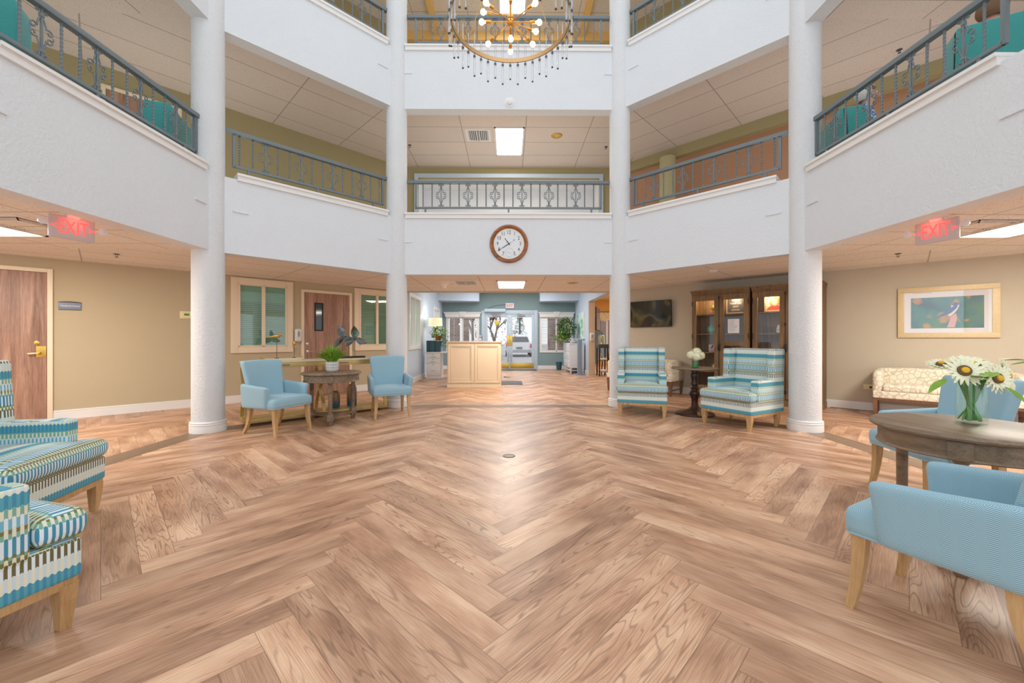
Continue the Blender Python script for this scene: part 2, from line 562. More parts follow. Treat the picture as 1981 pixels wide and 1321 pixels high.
Q = sqrt(.5)
KL, KR = 12.68, 12.635
def WL(s, z=0.0, d=0.0):
    return (((s / Q) - KL) / 2 + d * Q, ((s / Q) + KL) / 2 - d * Q, z)
def WR(s, z=0.0, d=0.0):
    return ((KR + s / Q) / 2 - d * Q, (KR - s / Q) / 2 - d * Q, z)
AL, AR = pi / 4, -pi / 4

# ================================================================ SHELL
ZB, ZP, ZC1, ZF2 = 2.328, 3.334, 2.375, 3.10
ZT, ZQ, ZC2, ZF3, ZC3 = 5.245, 6.286, 5.45, 6.02, 8.76
A_, B_, C_ = 3.80, 7.134, 9.09            # inner faces: |X|=A, Y=B, |X|+Y=C

# ---- floor: herringbone planks laid as one surface
def inside(x, y):
    if y < -1.4: return False
    if abs(x) < 2.9 and y < 16.3: return True
    if y - x < KL + 1.2 and x + y < KR + 1.2 and abs(x) < 9.6: return True
    if 2.5 < x < 8.5 and 9 < y < 20: return True
    return False
def herringbone():
    bm = B()
    uvl = bm.loops.layers.uv.new('UVMap')
    fl = bm.faces.layers.float.new('rnd')
    L, w = 1.323, 0.147
    def plank(u0, v0, du, dv):
        cu, cv = u0 + du / 2, v0 + dv / 2
        x, y = (cu - cv) * Q, (cu + cv) * Q
        if not inside(x, y): return
        cs = [(u0, v0), (u0 + du, v0), (u0 + du, v0 + dv), (u0, v0 + dv)]
        f = bm.faces.new([bm.verts.new(((a - b) * Q, (a + b) * Q, 0)) for a, b in cs])
        uvs = [(0, 0), (L, 0), (L, w), (0, w)] if du > dv else [(0, w), (0, 0), (L, 0), (L, w)]
        for lp, t in zip(f.loops, uvs): lp[uvl].uv = t
        f[fl] = random.random()
    for m in range(-8, 9):
        for k in range(-30, 160):
            ou, ov = k * w + m * L, k * w - m * L
            plank(ou, ov, L, w)
            plank(ou, ov + w, w, L)
    return bm
floor = struct('floor', herringbone(), 'floor_planks', 'herringbone wood plank floor in warm tan tones', 'floor', smooth=False, uv=False)
bm = B(); box(bm, -9.6, 9.6, -1.4, 20.5, -0.25, -0.004)
struct('floor_base', bm, 'dark_gray', 'dark screed bed under the wood plank floor', 'floor', smooth=False)

# ---- darker border strip running column to column
def ring_strip():
    bm = B()
    uvl = bm.loops.layers.uv.new('UVMap'); fl = bm.faces.layers.float.new('rnd')
    P = [(-3.93, 1.0), (-3.93, 5.30), (-1.995, 7.18), (1.995, 7.18), (3.93, 5.30), (3.93, 1.0)]
    hw = 0.132
    def off(i, d):
        p = Vector(P[i]); n = Vector((0, 0))
        if i > 0: e = (p - Vector(P[i - 1])).normalized(); n += Vector((-e.y, e.x))
        if i < len(P) - 1: e = (Vector(P[i + 1]) - p).normalized(); n += Vector((-e.y, e.x))
        n.normalize()
        e = (Vector(P[min(i + 1, len(P) - 1)]) - Vector(P[min(i, len(P) - 2)])).normalized()
        k = 1 / max(.3, abs(n.dot(Vector((-e.y, e.x)))))
        return p + n * d * k
    for i in range(len(P) - 1):
        a0, a1, b0, b1 = off(i, -hw), off(i, hw), off(i + 1, -hw), off(i + 1, hw)
        ln = (Vector(P[i + 1]) - Vector(P[i])).length
        f = bm.faces.new([bm.verts.new((q.x, q.y, 0.0015)) for q in (a0, b0, b1, a1)])
        for lp, t in zip(f.loops, [(0.01, 0.01), (ln * .25, 0.01), (ln * .25, 0.14), (0.01, 0.14)]): lp[uvl].uv = t
        f[fl] = 0.12 + 0.02 * i
        if f.normal.z < 0: f.normal_flip()
    return bm
struct('trim_1', ring_strip(), 'floor_border', 'dark wood border strip in the floor running between the columns', 'floor border', smooth=False, uv=False)

# ---- slabs (ceiling below, floor above)
def slab_poly(yn=0.0):
    o = 0.2
    return [(-4.0, yn), (-4.0, 5.373), (-2.043, B_ + o), (2.043, B_ + o), (4.0, 5.373), (4.0, yn), (9.6, yn), (9.6, KR - 9.6), (2.6, KR - 2.6),
            (2.6, 10.06), (-2.62, 10.06), (-9.6, KL - 9.6), (-9.6, yn)]
bm = B(); prism(bm, slab_poly(), ZC1, ZC1 + .04)
struct('ceiling', bm, 'tile_low', 'speckled acoustic tile ceiling under the first balcony', 'ceiling', smooth=False)
bm = B(); prism(bm, slab_poly(), ZC2, ZC2 + .04)
struct('ceiling_upper', bm, 'tile_mid', 'speckled acoustic tile ceiling over the first balcony', 'ceiling', smooth=False)
bm = B(); prism(bm, slab_poly(), ZC3, ZC3 + .3)
struct('ceiling_top', bm, 'tile_mid', 'speckled tile ceiling over the top balcony', 'ceiling', smooth=False)
M['carpet'] = plain('carpet', srgb(190, 178, 158), 0.95, 0, 0.2, 200)
bm = B(); prism(bm, slab_poly(), ZC1 + .04, ZF2)
struct('floor_balcony', bm, 'carpet', 'carpeted balcony floor of the middle storey', 'floor', smooth=False)
bm = B(); prism(bm, slab_poly(), ZC2 + .04, ZF3)
struct('floor_top_balcony', bm, 'carpet', 'carpeted balcony floor of the top storey', 'floor', smooth=False)

# ---- parapet band of each storey, one wall per face of the octagon
FACES = {
    'side_left': [(-A_, 0.9), (-A_, 5.29), (-4.0, 5.373), (-4.0, 0.9)],
    'diagonal_left': [(-A_, 5.29), (-1.956, B_), (-2.043, B_ + .2), (-4.0, 5.373)],
    'far': [(-1.956, B_), (1.956, B_), (2.043, B_ + .2), (-2.043, B_ + .2)],
    'diagonal_right': [(1.956, B_), (A_, 5.29), (4.0, 5.373), (2.043, B_ + .2)],
    'side_right': [(A_, 5.29), (A_, 0.9), (4.0, 0.9), (4.0, 5.373)],
}
NICE = {'side_left': 'left side', 'diagonal_left': 'left diagonal', 'far': 'far', 'diagonal_right': 'right diagonal', 'side_right': 'right side'}
for fk, poly in FACES.items():
    for zz, (z0, z1, nm) in enumerate(((ZB, ZP, 'middle'), (ZT, ZQ, 'top'), (8.2, 9.3, 'roof'))):
        bm = B(); prism(bm, poly, z0, z1)
        bmesh.ops.recalc_face_normals(bm, faces=bm.faces[:])
        struct('wall_%s_%s' % (fk, nm), bm, 'white_stucco', 'white textured plaster parapet on the %s of the %s storey' % (NICE[fk], nm), 'wall', smooth=False)

# ---- columns
for i, (x, y, who) in enumerate([(-3.91, 5.30, 'nearer left'), (-1.99, 7.21, 'farther left'), (1.99, 7.21, 'farther right'), (3.91, 5.30, 'nearer right')]):
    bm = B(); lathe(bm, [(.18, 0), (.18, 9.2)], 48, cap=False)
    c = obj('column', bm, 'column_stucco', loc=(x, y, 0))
    tag(c, 'white textured round column, %s of the four' % who, 'column', kind='structure')
    bm = B(); lathe(bm, [(.202, 0), (.202, .075), (.199, .09), (.203, .096), (.203, .104), (.196, .112), (.2, .12), (.2, .13), (.186, .14), (.178, .14)], 48, cap=False)
    obj('base_molding', bm, 'white_trim', c)
for x in (-3.91, 3.91):
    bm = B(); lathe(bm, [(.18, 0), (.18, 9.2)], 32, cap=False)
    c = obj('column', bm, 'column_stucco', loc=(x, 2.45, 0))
    tag(c, 'white textured round column beside the camera on the %s' % ('left' if x < 0 else 'right'), 'column', kind='structure')

# ---- outer walls
def wallbox(name, a, b, z0, z1, mat, label, t=0.15, back=1):
    a, b = Vector(a), Vector(b)
    e = (b - a).normalized(); n = Vector((-e.y, e.x)) * t * back
    bm = B(); prism(bm, [tuple(a), tuple(b), tuple(b + n), tuple(a + n)], z0, z1)
    bmesh.ops.recalc_face_normals(bm, faces=bm.faces[:])
    return struct(name, bm, mat, label, 'wall', smooth=False)
LA, LB = (-9.6, KL - 9.6), (-2.62, KL - 2.62)
RA, RB = (2.6, KR - 2.6), (9.6, KR - 9.6)
wallbox('wall_left', LA, LB, 0, ZC1, 'tan_wall', 'tan painted wall with the doors and office windows')
wallbox('wall_right', RA, RB, 0, ZC1, 'greige_wall', 'tan painted wall behind the cabinets and the bird picture')
wallbox('wall_left_middle', LA, LB, ZF2, ZC2, 'olive_wall', 'olive painted wall of the left balcony')
wallbox('wall_left_top', LA, LB, ZF3, ZC3, 'olive_wall', 'olive painted wall of the top left balcony')
wallbox('wall_right_top', RA, RB, ZF3, ZC3, 'olive_wall', 'olive painted wall of the top right balcony')
# right balcony: green header, terracotta wall set back, round column
wallbox('wall_right_header', RA, RB, 5.23, ZC2, 'olive_wall', 'green painted header band over the right balcony alcove')
wallbox('wall_right_middle', (2.6 + .2, KR - 2.6 + .45), (9.6 + .33, KR - 9.6 + .33), ZF2, ZC2, 'terracotta_wall', 'terracotta painted wall behind the right balcony')
bm = B(); lathe(bm, [(.17, ZF2), (.17, 5.24)], 32, cap=False)
tag(obj('column', bm, 'olive_column', loc=(3.56, 9.02, 0)), 'olive round column on the right balcony before the terracotta wall', 'column', kind='structure')
# far walls of the balconies
bm = B(); holes(bm, -2.62, 2.6, ZF2, ZC2, 10.04, 10.2, [(-2.26, 2.28, ZF2, 5.2)])
struct('wall_far_middle', bm, 'olive_wall', 'olive painted wall around the pale blue recess', 'wall', smooth=False)
bm = B()
box(bm, -2.26, 2.28, 10.95, 11.05, ZF2, 5.3); box(bm, -2.36, -2.26, 10.2, 11.05, ZF2, 5.3); box(bm, 2.28, 2.38, 10.2, 11.05, ZF2, 5.3); box(bm, -2.36, 2.38, 10.2, 11.05, 5.2, 5.3)
struct('wall_recess', bm, 'recess_paint', 'pale blue recess behind the far balcony railing', 'wall', smooth=False)
bm = B()
for a, b, c, d in ((-2.33, -2.24, ZF2, 5.28), (2.26, 2.35, ZF2, 5.28), (-2.24, 2.26, 5.19, 5.28)):
    bbox(bm, a, b, 10.0, 10.05, c, d)
struct('trim_2', bm, 'pale_blue_wall', 'pale frame around the recess behind the far railing', 'trim')
bm = B(); box(bm, -2.62, 2.6, 10.04, 10.2, ZF3, ZC3)
struct('wall_far_top', bm, 'olive_wall', 'ochre wall of the far top balcony', 'wall', smooth=False)
# header between atrium ceiling and lobby
bm = B(); box(bm, -2.62, 2.6, 10.06, 10.2, ZC1 - .02, 3.1)
struct('wall_lobby_header', bm, 'greige_wall', 'header where the low tiled ceiling meets the lobby', 'wall', smooth=False)
# yellow beams under the top ceiling
for i, (x, w) in enumerate(((-1.77, 'left'), (1.81, 'right'))):
    bm = B(); box(bm, x - .06, x + .06, 7.34, 10.04, ZC3 - .14, ZC3)
    tag(obj('ceiling_beam', bm, 'yellow_wall', smooth=False), 'yellow painted ceiling beam on the %s of the top far balcony' % w, 'beam', kind='structure')
bm = B(); box(bm, -2.62, 2.6, 9.94, 10.04, ZC3 - .22, ZC3)
tag(obj('ceiling_beam', bm, 'yellow_wall', smooth=False), 'yellow painted band where the top far wall meets the ceiling', 'beam', kind='structure')

# ---- lobby beyond
bm = B(); holes(bm, 10.03, 15.95, 0, 3.1, -2.75, -2.6, [(10.62, 11.85, 0.98, 2.33), (14.15, 15.1, 1.0, 2.24)], 'y')
struct('wall_lobby_left', bm, 'pale_blue_wall', 'pale blue lobby wall with the side windows', 'wall', smooth=False)
bm = B(); holes(bm, 10.03, 15.95, 0, 3.1, 2.62, 2.82, [(10.3, 13.2, 0, 2.42)], 'y')
struct('wall_lobby_right', bm, 'pale_blue_wall', 'pale blue lobby wall with the wide dining room opening', 'wall', smooth=False)
DX0, DX1, DZ = -.99, 1.08, 2.24
WH = [(DX0, DX1, 0, DZ), (-2.42, -1.18, .68, 2.05), (1.26, 2.5, .68, 2.05)]
bm = B(); holes(bm, -2.6, 2.62, 0, 3.1, 15.9, 16.1, WH)
struct('wall_entrance', bm, 'teal_wall', 'gray teal entrance wall around the glass doors', 'wall', smooth=False)
bm = B(); box(bm, -2.75, 2.82, 10.2, 16.1, 3.1, 3.2)
struct('ceiling_lobby', bm, 'white_trim', 'lobby ceiling above the entrance', 'ceiling', smooth=False)
for nm, poly, lab in (('wall_soffit_left', [(-2.6, 15.0), (-1.12, 15.35), (-1.12, 15.9), (-2.6, 15.9)], 'pale blue boxed soffit hanging at the left of the entrance wall'),
                      ('wall_soffit_right', [(1.2, 15.35), (2.62, 15.0), (2.62, 15.9), (1.2, 15.9)], 'pale blue boxed soffit hanging at the right of the entrance wall')):
    bm = B(); prism(bm, poly, 2.62, 3.1)
    struct(nm, bm, 'pale_blue_wall', lab, 'soffit', smooth=False)
# dining room walls
bm = B(); holes(bm, 2.82, 8.4, 0, 3.0, 18.6, 18.75, [(4.15, 4.95, .5, 2.1)])
struct('wall_dining_far', bm, 'yellow_wall', 'yellow dining room wall seen through the opening', 'wall', smooth=False)
bm = B(); box(bm, 8.4, 8.5, 4.4, 18.75, 0, 3.0)
struct('wall_dining_side', bm, 'yellow_wall', 'yellow side wall of the dining room', 'wall', smooth=False)
bm = B(); box(bm, 2.72, 2.82, 16.1, 18.75, 0, 3.0)
struct('wall_dining_near', bm, 'yellow_wall', 'yellow dining room wall behind the television', 'wall', smooth=False)
bm = B(); prism(bm, [(2.82, 10.0), (8.5, 4.4), (8.5, 18.75), (2.82, 18.75)], 3.0, 3.08)
struct('ceiling_dining', bm, 'white_trim', 'dining room ceiling', 'ceiling', smooth=False)

# ---- baseboards (profile: tall flat board with a cap)
def baseboard(name, a, b, label, t=.018):
    a, b = Vector(a), Vector(b); e = (b - a).normalized(); n = Vector((e.y, -e.x))
    bm = B()
    for z0, z1, d in ((0, .105, t), (.105, .118, t * .7), (.118, .128, t * .95), (.128, .14, t * .6)):
        prism(bm, [tuple(a), tuple(b), tuple(b + n * d), tuple(a + n * d)], z0, z1)
    bmesh.ops.recalc_face_normals(bm, faces=bm.faces[:])
    struct(name, bm, 'white_trim', label, 'baseboard', smooth=False)
def wl2(s): return WL(s)[:2]
def wr2(s): return WR(s)[:2]
baseboard('baseboard_left', wl2(-.5), wl2(2.88), 'white baseboard between the two wooden doors')
baseboard('baseboard_left_far', wl2(3.98), wl2(5.24), 'white baseboard right of the door with the small window')
baseboard('baseboard_right', wr2(-5.2), wr2(4), 'white baseboard along the right tan wall')
baseboard('baseboard_lobby_left', (-2.6, 10.05), (-2.6, 15.9), 'white baseboard along the pale blue lobby wall')
baseboard('baseboard_entrance', (DX1, 15.9), (2.62, 15.9), 'white baseboard right of the entrance doors')
baseboard('baseboard_entrance_left', (-2.6, 15.9), (DX0, 15.9), 'white baseboard left of the entrance doors')
baseboard('baseboard_lobby_right', (2.62, 15.9), (2.62, 13.2), 'white baseboard beside the dining room opening')

# ---- white ledges on the parapets, reveal strips
def along(a, b):
    a, b = Vector(a), Vector(b); e = (b - a).normalized()
    return a, b, e, Vector((e.y, -e.x))           # n points to the atrium when walking left to right
BAYS = {  # key: (start, end) of the inner parapet face between the columns, left to right seen from the atrium
    'side_left': ((-A_, 2.5), (-A_, 5.29)),
    'diagonal_left': ((-A_, 5.29), (-1.956, B_)),
    'far': ((-1.956, B_), (1.956, B_)),
    'diagonal_right': ((1.956, B_), (A_, 5.29)),
    'side_right': ((A_, 5.29), (A_, 2.5)),
}
def ledge(bay, z, lab, m0=.2, m1=.2):
    a, b, e, n = along(*BAYS[bay])
    a = a + e * m0; b = b - e * m1
    bm = B()
    for z0, z1, d in ((0, .055, .028), (.055, .066, .034), (.066, .095, .05)):
        p = [a - e * (d * .3) + n * d, b + e * (d * .3) + n * d, b + e * (d * .3) - n * .21, a - e * (d * .3) - n * .21]
        prism(bm, [tuple(q) for q in p], z + z0, z + z1)
    bmesh.ops.recalc_face_normals(bm, faces=bm.faces[:])
    struct('trim_3', bm, 'white_trim', 'white ledge board capping the %s' % lab, 'ledge', smooth=False)
ledge('side_left', ZP - .02, 'left side parapet under the big teal chairs', .54, .2)
ledge('diagonal_left', ZP - .02, 'left diagonal parapet of the middle storey', .24, .2)
ledge('far', ZP - .02, 'far parapet over the clock', .15, .15)
ledge('diagonal_right', ZP - .02, 'right diagonal parapet of the middle storey', .2, .24)
ledge('side_right', ZP - .02, 'right side parapet under the seated people', .2, .6)
ledge('diagonal_left', ZQ - .02, 'left diagonal parapet of the top storey', .24, .2)
ledge('far', ZQ - .02, 'far parapet of the top storey', .15, .15)
ledge('diagonal_right', ZQ - .02, 'right diagonal parapet of the top storey', .2, .24)
for bay in BAYS:
    a, b, e, n = along(*BAYS[bay])
    for zz in (2.90, 5.87):
        if zz > 5 and 'side' in bay: continue
        for end in (0, 1):
            c = (a + e * (.17 if bay == 'far' else .27)) if end == 0 else (b - e * (.17 if bay == 'far' else .27))
            if 'side' in bay and ((bay == 'side_left' and end == 0) or (bay == 'side_right' and end == 1)):
                c = (a + e * .5) if end == 0 else (b - e * .5)
            bm = B(); p = [c - e * .09, c + e * .09, c + e * .09 + n * .014, c - e * .09 + n * .014]
            prism(bm, [tuple(q) for q in p], zz - .012, zz + .012)
            bmesh.ops.recalc_face_normals(bm, faces=bm.faces[:])
            struct('trim_4', bm, 'white_stucco', 'short raised plaster strip beside a column on the %s parapet of the %s storey' % (NICE[bay], 'middle' if zz < 4 else 'top'), 'plaster strip', smooth=False)

# ================================================================ RAILINGS
def twisted_bar(h):
    bm = B(); n = 26; r = .0092
    rings = []
    for i in range(n + 1):
        z = h * i / n
        t = min(1, max(0, (z - .02) / (h - .04)))
        a0 = t * 2 * pi * 2.6
        rings.append([bm.verts.new((r * 1.3 * cos(a0 + k * pi / 2 + pi / 4), r * 1.3 * sin(a0 + k * pi / 2 + pi / 4), z)) for k in range(4)])
    for a, b in zip(rings, rings[1:]):
        for k in range(4):
            bm.faces.new([a[k], a[(k + 1) % 4], b[(k + 1) % 4], b[k]])
    return bm
def scroll_panel(h):
    """square bar with collars and mirrored iron scrolls, in the local XZ plane"""
    bm = B()
    bbox(bm, -.008, .008, -.008, .008, 0, h, .002)
    for z in (h * .14, h * .86):
        bbox(bm, -.016, .016, -.012, .012, z - .014, z + .014, .003)
    def spiral(cx, cz, r0, a0, a1, steps=14, shrink=.30):
        return [(cx + r0 * (1 - (1 - shrink) * i / steps) * cos(a0 + (a1 - a0) * i / steps), 0, cz + r0 * (1 - (1 - shrink) * i / steps) * sin(a0 + (a1 - a0) * i / steps)) for i in range(steps + 1)]
    m = h / 2
    for sx in (-1, 1):
        for sz in (-1, 1):
            f = lambda pts: [(sx * x, y, m + sz * (z - m)) for x, y, z in pts]
            zc = h * .86
            # small curls at the collar, one up and one down
            up = [(.006, 0, zc)] + [(.014, 0, zc + .02)] + spiral(.032, zc + .032, .017, pi * 1.0, -pi * .9, 10)
            tube(bm, f(up), .0062, 6)
            # long leg: from collar outward over the top of the big scroll beside the middle
            leg = [(.006, 0, zc - .012), (.020, 0, zc - .040), (.026, 0, zc - .062), (.034, 0, m + .062)] + spiral(.060, m + .032, .030, pi * .86, -pi * 1.15, 18, .30)
            tube(bm, f(leg), .0066, 6)
        # small pad joining the scrolls at mid height
        tube(bm, [(sx * .086, 0, m - .012), (sx * .091, 0, m), (sx * .086, 0, m + .012)], .005, 6)
    return bm
RH = 0.415
baluster_proto = [None]; scroll_proto = [None]
def railing(bay, z0, label, ns, sp, center=None, ext0=.16, ext1=.16, group='iron railings of the balconies'):
    """z0 = top of the ledge; railing along the bay; ns scroll panels, sp baluster spacing"""
    a, b, e, n = along(*BAYS[bay])
    c = (a + b) / 2 if center is None else a + e * center
    c = c - n * .12
    nend, post = {'f': (2, 2.8), 'd': (2, 2.4), 's': (1, 1.9)}[bay[0]]
    half = (ns - 1) * 1.5 * sp + post * sp
    rz = math.atan2(e.y, e.x)
    t = thing('balcony_railing', label, 'railing', (c.x, c.y, z0), rz, group)
    # local x along the bay, local -y to the atrium
    zb, zt = .115, .115 + .032 + RH
    L0 = (a - e * ext0 - c).dot(e); L1 = (b + e * ext1 - c).dot(e)
    bm = B(); bbox(bm, L0, L1, -.034, .034, zt, zt + .052, .005); obj('top_rail', bm, 'rail_metal', t)
    bm = B(); bbox(bm, -half, half, -.018, .018, zb, zb + .032, .004); obj('bottom_rail', bm, 'rail_metal', t)
    for sx in (-1, 1):
        bm = B(); bbox(bm, -.018, .018, -.018, .018, zb, zt, .003); obj('end_post', bm, 'rail_metal', t, (sx * half, 0, 0))
    for x in (-half + .17, 0, half - .17):
        bm = B(); bbox(bm, -.015, .015, -.015, .015, -.01, zb + .004, .003); obj('foot', bm, 'rail_metal', t, (x, 0, 0))
    if baluster_proto[0] is None:
        baluster_proto[0] = obj('baluster', twisted_bar(RH), 'rail_metal', None, angle=60)
        scroll_proto[0] = obj('scroll_panel', scroll_panel(RH), 'rail_metal', None)
        first = True
    else: first = False
    zz = zb + .032
    # centre the pattern: scroll every third place, two balusters between and at both ends
    x0 = -(ns - 1) * 3 * sp / 2
    bal = []; scr = []
    for i in range(ns):
        scr.append(x0 + i * 3 * sp)
        bal += [x0 + i * 3 * sp - sp]
        bal += [x0 + i * 3 * sp + sp]
    if nend == 2: bal += [x0 - 2 * sp, x0 + (ns - 1) * 3 * sp + 2 * sp]
    for k, x in enumerate(bal):
        o = baluster_proto[0] if (first and k == 0) else baluster_proto[0].copy()
        if not (first and k == 0): COL.objects.link(o)
        o.parent = t; o.location = (x, 0, zz)
    for k, x in enumerate(scr):
        o = scroll_proto[0] if (first and k == 0) else scroll_proto[0].copy()
        if not (first and k == 0): COL.objects.link(o)
        o.parent = t; o.location = (x, 0, zz)
    return t
RZ2, RZ3 = ZP + .075, ZQ + .075
railing('side_left', RZ2, 'gray iron scroll railing on the left side above the left exit sign', 5, .1525, 1.385, ext0=.1, ext1=.08)
railing('diagonal_left', RZ2, 'gray iron scroll railing on the left diagonal of the middle storey, before the olive wall', 4, .1575, ext0=0, ext1=0)
railing('far', RZ2, 'gray iron scroll railing directly above the round clock', 6, .161, ext0=0, ext1=0)
railing('diagonal_right', RZ2, 'gray iron scroll railing before the terracotta wall and olive column', 4, .1575, ext0=0, ext1=0)
railing('side_right', RZ2, 'gray iron scroll railing before the seated people', 4, .1525, 1.155, ext0=.08, ext1=-.42)
railing('diagonal_left', RZ3, 'gray iron scroll railing of the top storey left of the chandelier', 4, .1575, ext0=0, ext1=0)
railing('far', RZ3, 'gray iron scroll railing of the top storey behind the chandelier', 6, .161, ext0=0, ext1=0)
railing('diagonal_right', RZ3, 'gray iron scroll railing of the top storey right of the chandelier', 4, .1575, ext0=0, ext1=0)

# ================================================================ CEILING FITTINGS AND WALL FITTINGS
def troffer(x0, x1, y0, y1, z, power, label):
    t = thing('ceiling_light', label, 'light', ((x0 + x1) / 2, (y0 + y1) / 2, z), 0, 'recessed fluorescent ceiling lights')
    hx, hy = (x1 - x0) / 2, (y1 - y0) / 2
    bm = B()
    for a, b, c, d in ((-hx, hx, -hy, -hy + .03), (-hx, hx, hy - .03, hy), (-hx, -hx + .03, -hy, hy), (hx - .03, hx, -hy, hy)):
        box(bm, a, b, c, d, -.012, .001)
    obj('frame', bm, 'white_plastic', t, smooth=False)
    bm = B(); box(bm, -hx + .03, hx - .03, -hy + .03, hy - .03, -.006, 0)
    obj('diffuser', bm, 'fixture_glow', t, smooth=False)
    area_lamp('ceiling_lamp', ((x0 + x1) / 2, (y0 + y1) / 2, z - .02), hx * 1.8, hy * 1.8, power)
troffer(-.25, .37, 8.2, 9.42, ZC1, 60, 'bright rectangular ceiling light before the lobby, under the clock')
troffer(-.29, .325, 8.13, 9.37, ZC2, 30, 'bright rectangular ceiling light over the far balcony between vent and gold ring')
troffer(-5.88, -5.27, 3.46, 4.68, ZC1, 85, 'bright ceiling light beside the left exit sign')
troffer(5.16, 5.76, 3.42, 4.64, ZC1, 85, 'bright ceiling light beside the right exit sign')
troffer(-.22, .40, 8.2, 9.42, ZC3, 30, 'bright ceiling light of the top storey behind the chandelier')

def vent(x0, x1, y0, y1, z, label, concentric=False):
    t = thing('ceiling_vent', label, 'vent', ((x0 + x1) / 2, (y0 + y1) / 2, z), 0)
    hx, hy = (x1 - x0) / 2, (y1 - y0) / 2
    bm = B(); box(bm, -hx - .06, hx + .06, -hy - .06, hy + .06, -.006, .0); obj('plate', bm, 'tile_low' if concentric else 'white_plastic', t, smooth=False)
    if concentric:
        for nm, mt_, e in (('slot', 'black', 0), ('louver', 'tile_low', .016)):
            bm = B()
            for k in range(3):
                a, b = hx - .036 * k - e, hy - .036 * k - e; w = .011
                for q in ((-a, a, -b, -b + w), (-a, a, b - w, b), (-a, -a + w, -b, b), (a - w, a, -b, b)): box(bm, *q, -.009 - e * .3, -.005)
            obj(nm, bm, mt_, t, smooth=False)
        return
    bm = B(); box(bm, -hx, hx, -hy, hy, -.008, -.004); obj('opening', bm, 'black', t, smooth=False)
    bm = B()
    n = 11
    for k in range(n):
        x = -hx + (k + .5) * 2 * hx / n
        box(bm, x - .008, x + .008, -hy, hy, -.016, -.007)
    box(bm, -.035, .035, -hy, hy, -.016, -.007)
    obj('louver', bm, 'white_plastic', t, smooth=False)
vent(-.83, -.43, 8.27, 8.66, ZC2, 'white louvered ceiling vent left of the far balcony light')
vent(-1.10, -.69, 8.3, 8.75, ZC1, 'white louvered ceiling vent before the lobby beside the funnel fitting')
vent(-5.25, -4.73, 3.93, 4.45, ZC1, 'square ceiling air diffuser above the left exit sign', True)
vent(4.63, 5.15, 3.93, 4.45, ZC1, 'square ceiling air diffuser above the right exit sign', True)

def gold_ring(x, y, z, label):
    t = thing('ceiling_speaker', label, 'speaker', (x, y, z), 0)
    bm = B(); lathe(bm, [(.07, -.002), (.075, -.012), (.11, -.012), (.118, -.004), (.118, 0)], 32, cap=False); obj('ring', bm, 'gold', t)
    bm = B(); lathe(bm, [(.0005, -.004), (.072, -.004)], 24, cap=False); obj('grille', bm, 'brass', t)
gold_ring(1.01, 8.46, ZC2, 'gold ring fitting in the ceiling over the far balcony')
gold_ring(1.35, 8.5, ZC1, 'gold ring fitting in the low ceiling before the lobby')
gold_ring(-.30, 8.75, ZC3, 'gold ring fitting in the top ceiling behind the chandelier')

t = thing('ceiling_fitting', 'tan funnel shaped fitting hanging under the low ceiling before the lobby', 'ceiling fitting', (-1.36, 8.45, ZC1), 0)
bm = B(); lathe(bm, [(.19, 0), (.185, -.01), (.12, -.03), (.075, -.07), (.055, -.12), (.05, -.13), (.0005, -.132)], 32, cap=False); obj('shade', bm, 'tile_low', t)
bm = B(); lathe(bm, [(.19, -.008), (.2, -.004), (.2, 0)], 32, cap=False); obj('rim', bm, 'white_plastic', t)

def sprinkler(x, y, z, label):
    t = thing('fire_sprinkler', label, 'sprinkler', (x, y, z), 0, 'ceiling sprinklers')
    bm = B(); lathe(bm, [(.035, 0), (.035, -.006), (.012, -.01), (.0005, -.012)], 20, cap=False); obj('escutcheon', bm, 'dark_gray', t)
    bm = B(); tube(bm, [(-.012, 0, -.01), (-.016, 0, -.03), (0, 0, -.045)], .003, 6); tube(bm, [(.012, 0, -.01), (.016, 0, -.03), (0, 0, -.045)], .003, 6); lathe(bm, [(.02, -.045), (.02, -.048)], 16); obj('deflector', bm, 'dark_gray', t)
sprinkler(2.16, 8.94, ZC2, 'dark ceiling sprinkler over the far balcony near the right column')
sprinkler(-2.17, 8.9, ZC2, 'dark ceiling sprinkler over the far balcony near the left column')
sprinkler(-5.44, 5.66, ZC1, 'dark ceiling sprinkler before the left tan wall')
sprinkler(5.38, 5.54, ZC1, 'dark ceiling sprinkler before the bird picture wall')
sprinkler(5.75, 5.9, ZC2, 'dark ceiling sprinkler over the seated people')
t = thing('smoke_detector', 'white smoke detector on the low ceiling near the wooden cabinet', 'smoke detector', (3.53, 6.94, ZC1), 0)
bm = B(); lathe(bm, [(.065, 0), (.065, -.02), (.05, -.035), (.0005, -.037)], 28, cap=False); obj('housing', bm, 'white_plastic', t)
bm = B(); lathe(bm, [(.08, 0), (.08, -.006), (.06, -.007)], 28, cap=False); obj('mount', bm, 'white_plastic', t)

t = thing('motion_sensor', 'round white sensor on the white parapet between chandelier and far opening', 'sensor', (.02, B_, 5.36), 0)
bm = B(); lathe(bm, [(.085, 0), (.083, .012), (.07, .02), (.05, .022), (.048, .05), (.03, .06), (.0005, .062)], 32, cap=False, mtx=Matrix.Rotation(pi / 2, 4, 'X')); obj('dome', bm, 'white_plastic', t)
bm = B(); lathe(bm, [(.092, 0), (.092, .006), (.08, .008)], 32, cap=False, mtx=Matrix.Rotation(pi / 2, 4, 'X')); obj('mount', bm, 'white_trim', t)

